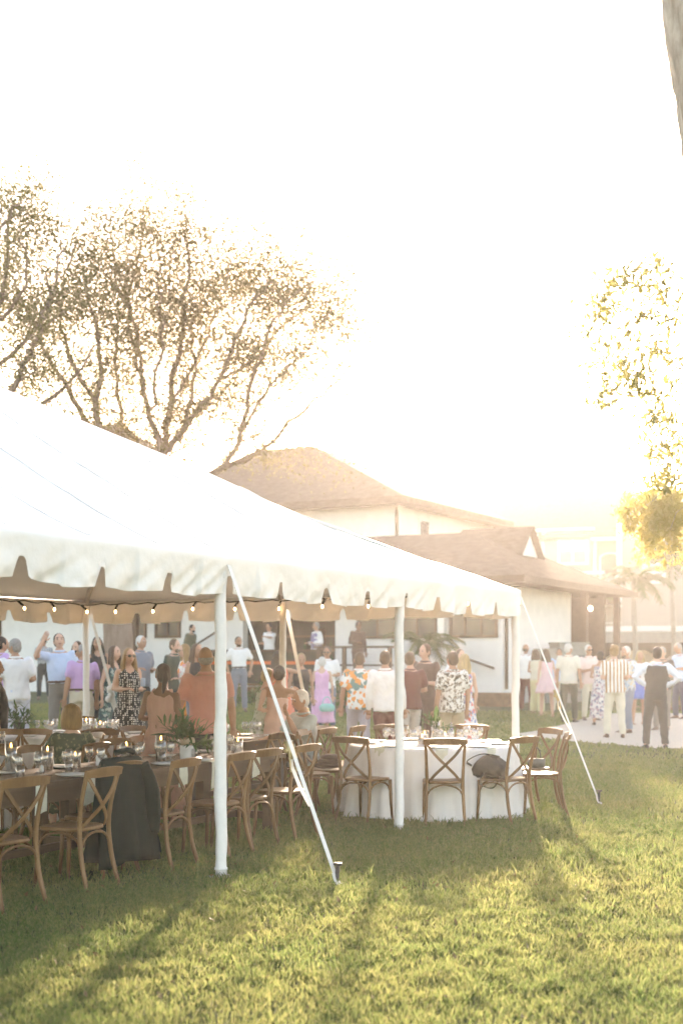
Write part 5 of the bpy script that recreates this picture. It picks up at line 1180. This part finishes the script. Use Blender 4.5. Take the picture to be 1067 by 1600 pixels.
plaid = pattern('plaid_shirt', 'stripes', (.42, .45, .48), [(.24, .27, .32)], 5, .6); dots = pattern('polka_dots', 'dots', (.015, .015, .016), [(.78, .76, .7)], 34, .33); teal = pattern('teal_floral', 'flowers', (.035, .08, .085), [(.35, .42, .38), (.12, .22, .2)], 13, .36); palm_sh = pattern('tropical_shirt', 'flowers', (.74, .75, .72), [(.14, .26, .24), (.75, .33, .1)], 7.5, .42); bwfl = pattern('leaf_print_shirt', 'flowers', (.72, .7, .66), [(.1, .075, .05), (.3, .24, .18)], 16, .38); stripe = pattern('striped_shirt', 'stripes', (.74, .72, .68), [(.36, .17, .035)], 4.6, .6); fl_dress = pattern('floral_dress', 'flowers', (.66, .63, .6), [(.14, .15, .22), (.35, .2, .22)], 15, .4); fl2 = pattern('pink_blue_floral', 'flowers', (.75, .7, .68), [(.7, .2, .15), (.25, .3, .5)], 11, .38); blpat = pattern('blue_print_shirt', 'flowers', (.55, .62, .68), [(.25, .35, .45), (.6, .5, .3)], 14, .4); orng = pattern('orange_white_floral', 'flowers', (.72, .68, .62), [(.75, .25, .05), (.6, .3, .3)], 9, .45); greenpat = pattern('sage_print', 'flowers', (.45, .46, .36), [(.2, .25, .15)], 17, .4); dkgreenpat = pattern('dark_green_print', 'flowers', (.05, .065, .035), [(.17, .17, .1)], 20, .36)
P_ = person
# --- left group
P_('man in white shirt and white trousers with his back turned at the left', 27, 20.3, 195, 1.8, skin='tan', hair=('short', 'grey'), top=('shirt', white), bottom=('trousers', NV('white_blue', (.62, .66, .75))), arms=('down', 'hold'), hy=45, heavy=.12)
P_('bald man in black polo cut by the left picture edge', -8, 16.2, 100, 1.7, skin='tan', hair=('bald', 'grey'), top=('polo', black), bottom=('trousers', charcoal), arms=('down', 'down'), heavy=.25)
P_('dark haired guest in lavender half hidden at the left edge', 5, 22.0, 110, 1.78, skin='tan', hair=('short', 'dark'), top=('shirt', lav), bottom=('trousers', greyt), arms=('hold', 'down'))
P_('man in grey plaid shirt and dark trousers standing by the white wall', 69, 39.5, 15, 1.78, skin='tan', hair=('short', 'grey'), top=('shirt', plaid), bottom=('trousers', charcoal), arms=('down', 'hold'), glasses=True, hy=35, vox=.022, tuck=True)
P_('man in light blue shirt tipping back a drink', 97, 21.5, 8, 1.84, skin='fair', hair=('short', 'dark'), top=('shirt', ltblue), bottom=('trousers', greyt), arms=('hold', 'drink'), hp=-18, heavy=.3, tuck=True, belt=leather)
P_('grey haired man in lavender polo and white trousers, arms at his sides', 128, 20.6, 205, 1.7, skin='tan', hair=('short', 'grey'), top=('polo', lav), bottom=('trousers', cream), arms=('down', 'down'), glasses=True, heavy=.3, hy=55, tuck=True, belt=leather, lean=6)
P_('dark haired woman peeking out behind the light blue shirt man', 119, 24.5, -20, 1.7, 'f', hair=('long', 'brown'), top=('tank', black), bottom=('skirt', black, .4), arms=('hold', 'down'))
P_('woman in black standing behind the far corner tent pole', 156, 25, 20, 1.78, 'f', skin='tan', hair=('long', 'dark'), top=('dress', black), bottom=('x', None, .3), arms=('down', 'down'))
P_('woman in teal floral long dress beside the knotted strap', 174, 20.6, 60, 1.68, 'f', skin='fair', hair=('long', 'brown'), top=('dress', teal), bottom=('x', None, .1), arms=('hold', 'down'), hp=-12)
P_('woman in black polka dot dress and amber sunglasses holding a can', 201, 19.6, 25, 1.72, 'f', skin='fair', hair=('wavy', 'honey'), top=('dress', dots), bottom=('x', None, .3), arms=('hold', 'hold'), glasses=True, heavy=.18)
held_can(224, 1066, 19.2, (.35, .45, .6), 'pale blue drink can held by the polka dot woman')
held_can(107, 1050, 21.2, (.12, .07, .03), 'brown bottle held low by the light blue shirt man', 'drink_bottle')
P_('white haired man in slate blue polo holding a cup', 219, 24.5, 45, 1.8, skin='tan', hair=('short', 'white'), top=('polo', slate), bottom=('trousers', charcoal), arms=('hold', 'hold'), hy=15, heavy=.15)
P_('bearded man in dark green shirt listening to the blond woman', 273, 24.0, 55, 1.74, skin='fair', hair=('short', 'brown'), top=('polo', dgreen), bottom=('trousers', charcoal), arms=('hold', 'down'), beard='brown')
P_('blond woman in sunglasses and orange floral top, side on', 292, 23.0, -75, 1.66, 'f', skin='fair', hair=('long', 'honey'), top=('tank', orng), bottom=('skirt', NV('orange', (.7, .25, .05)), .5), arms=('hold', 'down'), glasses=True)
P_('bearded man in olive shirt standing high by the handrail', 297, 41.5, 60, 1.76, skin='fair', hair=('short', 'dark'), top=('longsleeve', olive), bottom=('trousers', charcoal), arms=('hold', 'down'), beard='dark', z=.95, vox=.022)
P_('dark haired guest half hidden behind the salmon polo man', 308, 21.5, 30, 1.68, 'f', skin='tan', hair=('long', 'brown'), top=('tank', black), bottom=('trousers', slate), arms=('down', 'hold'))
P_('woman in pleated rose dress standing with her back turned', 251, 14.0, 178, 1.64, 'f', skin='brown', hair=('tail', 'dark'), top=('dress', rose), bottom=('x', None, .08, .12), arms=('hold', 'down'), hy=30, vox=.015)
P_('balding man in salmon polo seen from behind beside the near pole', 325, 14.7, 185, 1.82, skin='tan', hair=('bald', 'grey'), top=('polo', salmon), bottom=('trousers', charcoal), arms=('swing', 'down'), heavy=.15, vox=.015, stance=.03)
bw = ab(4.95, 2.62)
P_('seated woman with honey bob and dark green dress seen from behind', 135, 13, 200, 1.66, 'f', skin='fair', hair=('bob', 'honey'), top=('shirt', dkgreenpat), bottom=('skirt', dkgreenpat), arms=('table', 'table'), pose='sit', x=bw.x, y=bw.y, heavy=.2, vox=.015, collar=False)
# --- middle
P_('man in white short sleeved shirt and grey trousers facing the camera', 374, 32.5, 5, 1.78, skin='tan', hair=('short', 'brown'), top=('shirt', white), bottom=('trousers', slate), arms=('pocket', 'pocket'), belt=leather, tuck=True, hy=15, vox=.02, beard='brown')
P_('woman with long black hair seen from behind, middle of the crowd', 437, 22.5, 190, 1.7, 'f', skin='tan', hair=('wavy', 'dark'), top=('tank', NV('coral', (.75, .25, .15))), bottom=('skirt', NV('coral', (.75, .25, .15)), .5), arms=('down', 'hug'))
P_('woman in blush strapless dress with pinned up hair hugging', 431, 17.6, 170, 1.6, 'f', skin='tan', hair=('bun', 'dark'), top=('dress', NV('blush', (.7, .45, .36))), bottom=('x', None, .3), arms=('hold', 'hug'), strapless=True)
P_('fair haired guest in sage print leaning into the hug', 407, 17.7, 100, 1.57, 'f', skin='fair', hair=('short', 'blond'), top=('dress', greenpat), bottom=('x', None, .35), arms=('hug', 'hold'), lean=6)
sm = ab(1.5, 2.0)
P_('seated older man in grey shirt resting his hand near his chin', 470, 15.9, -60, 1.76, skin='tan', hair=('short', 'white'), top=('shirt', palegreen), bottom=('trousers', greyt), arms=('chin', 'table'), pose='sit', x=sm.x, y=sm.y, lean=6, heavy=.15, vox=.015)
P_('woman in black top behind the middle far strap', 470, 24.5, 10, 1.66, 'f', skin='tan', hair=('short', 'blond'), top=('tank', black), bottom=('trousers', charcoal), arms=('down', 'down'))
P_('older woman in long pink dress carrying a mint bag, seen from behind', 503, 27.0, 185, 1.58, 'f', skin='fair', hair=('short', 'white'), top=('dress', pinkd), bottom=('x', None, .32), arms=('down', 'down'), vox=.02)
P_('man in white shirt and glasses half hidden behind the pink dress', 511, 29.5, -10, 1.76, skin='tan', hair=('short', 'dark'), top=('shirt', white), bottom=('trousers', slate), arms=('hold', 'hold'), glasses=True, vox=.02)
hb = thing('handbag', 'small mint green handbag hanging beside the pink dress', 'bag', pt(511, 1112, 26.7)); g = G()
rs = [[Vector((w_ * math.cos(t), d_ * math.sin(t), z_)) for t in [2 * PI * k / 18 for k in range(18)]] for z_, w_, d_ in ((0, .1, .04), (.02, .14, .06), (.1, .15, .06), (.15, .11, .04), (.16, .04, .02))]; g.rings(rs); g.build('pouch', NV('mint', (.3, .58, .5), bump=.2), hb); g = G(); g.tube([(-.09 * math.cos(PI * k / 8), 0, .13 + .16 * math.sin(PI * k / 8)) for k in range(9)], .01, 6); g.build('handle', NV('mint', (.3, .58, .5)), hb)
P_('man in tropical print shirt stretching out his arm, middle of the crowd', 560, 21.2, 185, 1.74, skin='tan', hair=('short', 'brown'), top=('shirt', palm_sh), bottom=('trousers', lilac), arms=('down', 'reach'), pose='walk', vox=.017)
P_('man in white shirt and brown trousers beside the thin white pole', 603, 20.4, 175, 1.77, skin='tan', hair=('short', 'brown'), top=('longsleeve', white), bottom=('trousers', maroon), arms=('down', 'down'), collar=True, vox=.017)
P_('man in maroon shirt and cream trousers chatting, seen from behind', 640, 21.4, 200, 1.74, skin='fair', hair=('short', 'brown'), top=('shirt', maroon), bottom=('trousers', NV('off_white', (.6, .55, .5))), arms=('down', 'hold'), hy=-35, vox=.017)
P_('taller man in dark brown shirt facing the maroon shirt man', 662, 22.6, -25, 1.86, skin='fair', hair=('short', 'auburn'), top=('shirt', dkbrown), bottom=('trousers', dkbrown), arms=('hold', 'cross'), hy=-10)
P_('man in leaf print shirt and khaki trousers, back to the camera', 706, 20.3, 190, 1.76, skin='tan', hair=('short', 'brown'), top=('shirt', bwfl), bottom=('trousers', khaki), arms=('down', 'down'), vox=.017, heavy=.15)
P_('fair haired woman in red and blue floral dress behind the leaf print shirt', 724, 22.4, 200, 1.7, 'f', skin='fair', hair=('long', 'blond'), top=('dress', fl2), bottom=('x', None, .12), arms=('down', 'down'))
P_('short haired man mostly hidden behind the leaf print shirt man', 714, 24.5, 20, 1.76, skin='fair', hair=('short', 'brown'), top=('shirt', white), bottom=('trousers', greyt), arms=('hold', 'hold'))
# --- right group on the gravel
P_('balding man in white shirt and maroon trousers just past the corner pole', 822, 36.0, 165, 1.78, skin='tan', hair=('bald', 'dark'), top=('shirt', white), bottom=('trousers', maroon), arms=('down', 'down'), vox=.02, hy=-30, heavy=.1)
P_('woman with long dark hair and short pink dress', 854, 33.8, 175, 1.68, 'f', skin='fair', hair=('wavy', 'brown'), top=('dress', NV('pale_pink', (.72, .5, .5))), bottom=('x', None, .62, .12), arms=('down', 'down'), vox=.02, shoes='tan')
P_('woman in pale yellow trousers beside the short pink dress', 838, 35.0, 150, 1.66, 'f', skin='tan', hair=('long', 'brown'), top=('tank', cream), bottom=('wide', NV('pale_yellow', (.6, .55, .32))), arms=('hold', 'down'), vox=.02, shoes='tan')
P_('man in light blue shirt facing the camera behind the cream shirt man', 872, 35.4, -20, 1.66, skin='tan', hair=('short', 'brown'), top=('shirt', ltblue), bottom=('trousers', cream), arms=('hold', 'down'), vox=.02)
P_('white haired man in cream shirt and dark green trousers', 888, 31.6, 150, 1.82, skin='tan', hair=('short', 'white'), top=('shirt', NV('cream_print', (.66, .62, .52))), bottom=('trousers', dgreen), arms=('down', 'down'), vox=.018, heavy=.15, hy=-30, shoes='black')
P_('white haired man in pale pink shirt and sunglasses, arms folded', 921, 32.4, 15, 1.78, skin='tan', hair=('short', 'white'), top=('shirt', NV('pale_rose', (.7, .55, .5))), bottom=('trousers', cream), arms=('cross', 'cross'), glasses=True, vox=.018)
P_('dark haired woman in blue grey floral long dress', 937, 30.6, 170, 1.64, 'f', skin='tan', hair=('curly', 'dark'), top=('dress', fl_dress), bottom=('x', None, .18, .06), arms=('hold', 'hold'), vox=.018, shoes='black')
P_('man in brown and white striped shirt seen from behind on the gravel', 960, 26.8, 178, 1.8, skin='fair', hair=('curly', 'honey'), top=('shirt', stripe), bottom=('trousers', cream), arms=('hold', 'hold'), vox=.017, stance=.03)
P_('bearded man in blue print shirt talking to the striped shirt man', 979, 28.2, -60, 1.78, skin='tan', hair=('short', 'white'), top=('shirt', blpat), bottom=('trousers', bluegrey), arms=('hold', 'hold'), beard='dark', vox=.018)
P_('blond woman in short blue skirt between the bearded and waistcoat men', 996, 30.8, 10, 1.66, 'f', skin='tan', hair=('wavy', 'blond'), top=('tank', white), bottom=('skirt', NV('blue', (.12, .2, .5)), .62, .05), arms=('hold', 'hold'), vox=.018, shoes='tan')
P_('man in dark waistcoat and white shirt walking away over the gravel', 1024, 24.2, 182, 1.8, skin='fair', hair=('short', 'dark'), top=('longsleeve', NV('shirt_bluewhite', (.68, .72, .78))), bottom=('trousers', charcoal), arms=('hip', 'hip'), vest=charcoal, tuck=True, vox=.016, pose='stand', stance=.02, heavy=.1, shoes='black')
P_('man in dark shirt partly hidden behind the waistcoat man', 1034, 29.0, -30, 1.76, skin='fair', hair=('short', 'grey'), top=('shirt', charcoal), bottom=('trousers', greyt), arms=('hold', 'hold'), vox=.02)
P_('man in light blue polo and navy trousers at the right picture edge', 1063, 33.0, -70, 1.82, skin='tan', hair=('short', 'grey'), top=('polo', ltblue), bottom=('trousers', navy), arms=('hold', 'hold'), vox=.018, heavy=.15)
# --- on the deck by the bar
def dk(t, n): q = Matrix.Rotation(HR, 4, 'Z') @ Vector((t, n, 0)); return W0.x + q.x, W0.y + q.y
for lab, t, n, rot, kw in (('bartender in white shirt reaching across the dark bar opening', 6.9, 1.4, -60, dict(hair=('short', 'dark'), top=('shirt', white), bottom=('trousers', black), arms=('point', 'hold'), skin='tan')),
                           ('man in violet waistcoat and white sleeves standing on the deck', 5.0, 1.9, -50, dict(hair=('short', 'grey'), top=('longsleeve', white), bottom=('trousers', charcoal), arms=('hold', 'hold'), vest=NV('violet', (.2, .17, .3)), skin='tan')),
                           ('dark clothed person standing alone on the deck by the rail', 3.5, 2.2, 30, dict(hair=('short', 'dark'), top=('longsleeve', dkbrown), bottom=('trousers', dkbrown), arms=('down', 'hold'), skin='brown'))):
    qx, qy = dk(t, n); P_(lab, 500, qy, rot, 1.78, x=qx, y=qy, z=.955, vox=.022, group='people on the deck', **kw)
bake_all()

# ---------------------------------------------------------------- haze volume, added to stand in for the warm lens flare glow
g = G(); g.box((0, 780, 7.5), (1840, 1720, 17.0))
hm = bpy.data.materials.new('warm_haze'); hm.use_nodes = True; n = hm.node_tree; n.nodes.remove(n.nodes['Principled BSDF'])
pv = n.nodes.new('ShaderNodeVolumePrincipled'); pv.inputs['Color'].default_value = (1.0, .96, .9, 1); pv.inputs['Density'].default_value = HAZE_DENS; pv.inputs['Anisotropy'].default_value = HAZE_G
n.links.new(pv.outputs[0], n.nodes['Material Output'].inputs['Volume'])
hz = g.build('haze', hm, None, False); tag(hz, 'warm evening haze over the whole lawn', 'haze', kind='stuff')
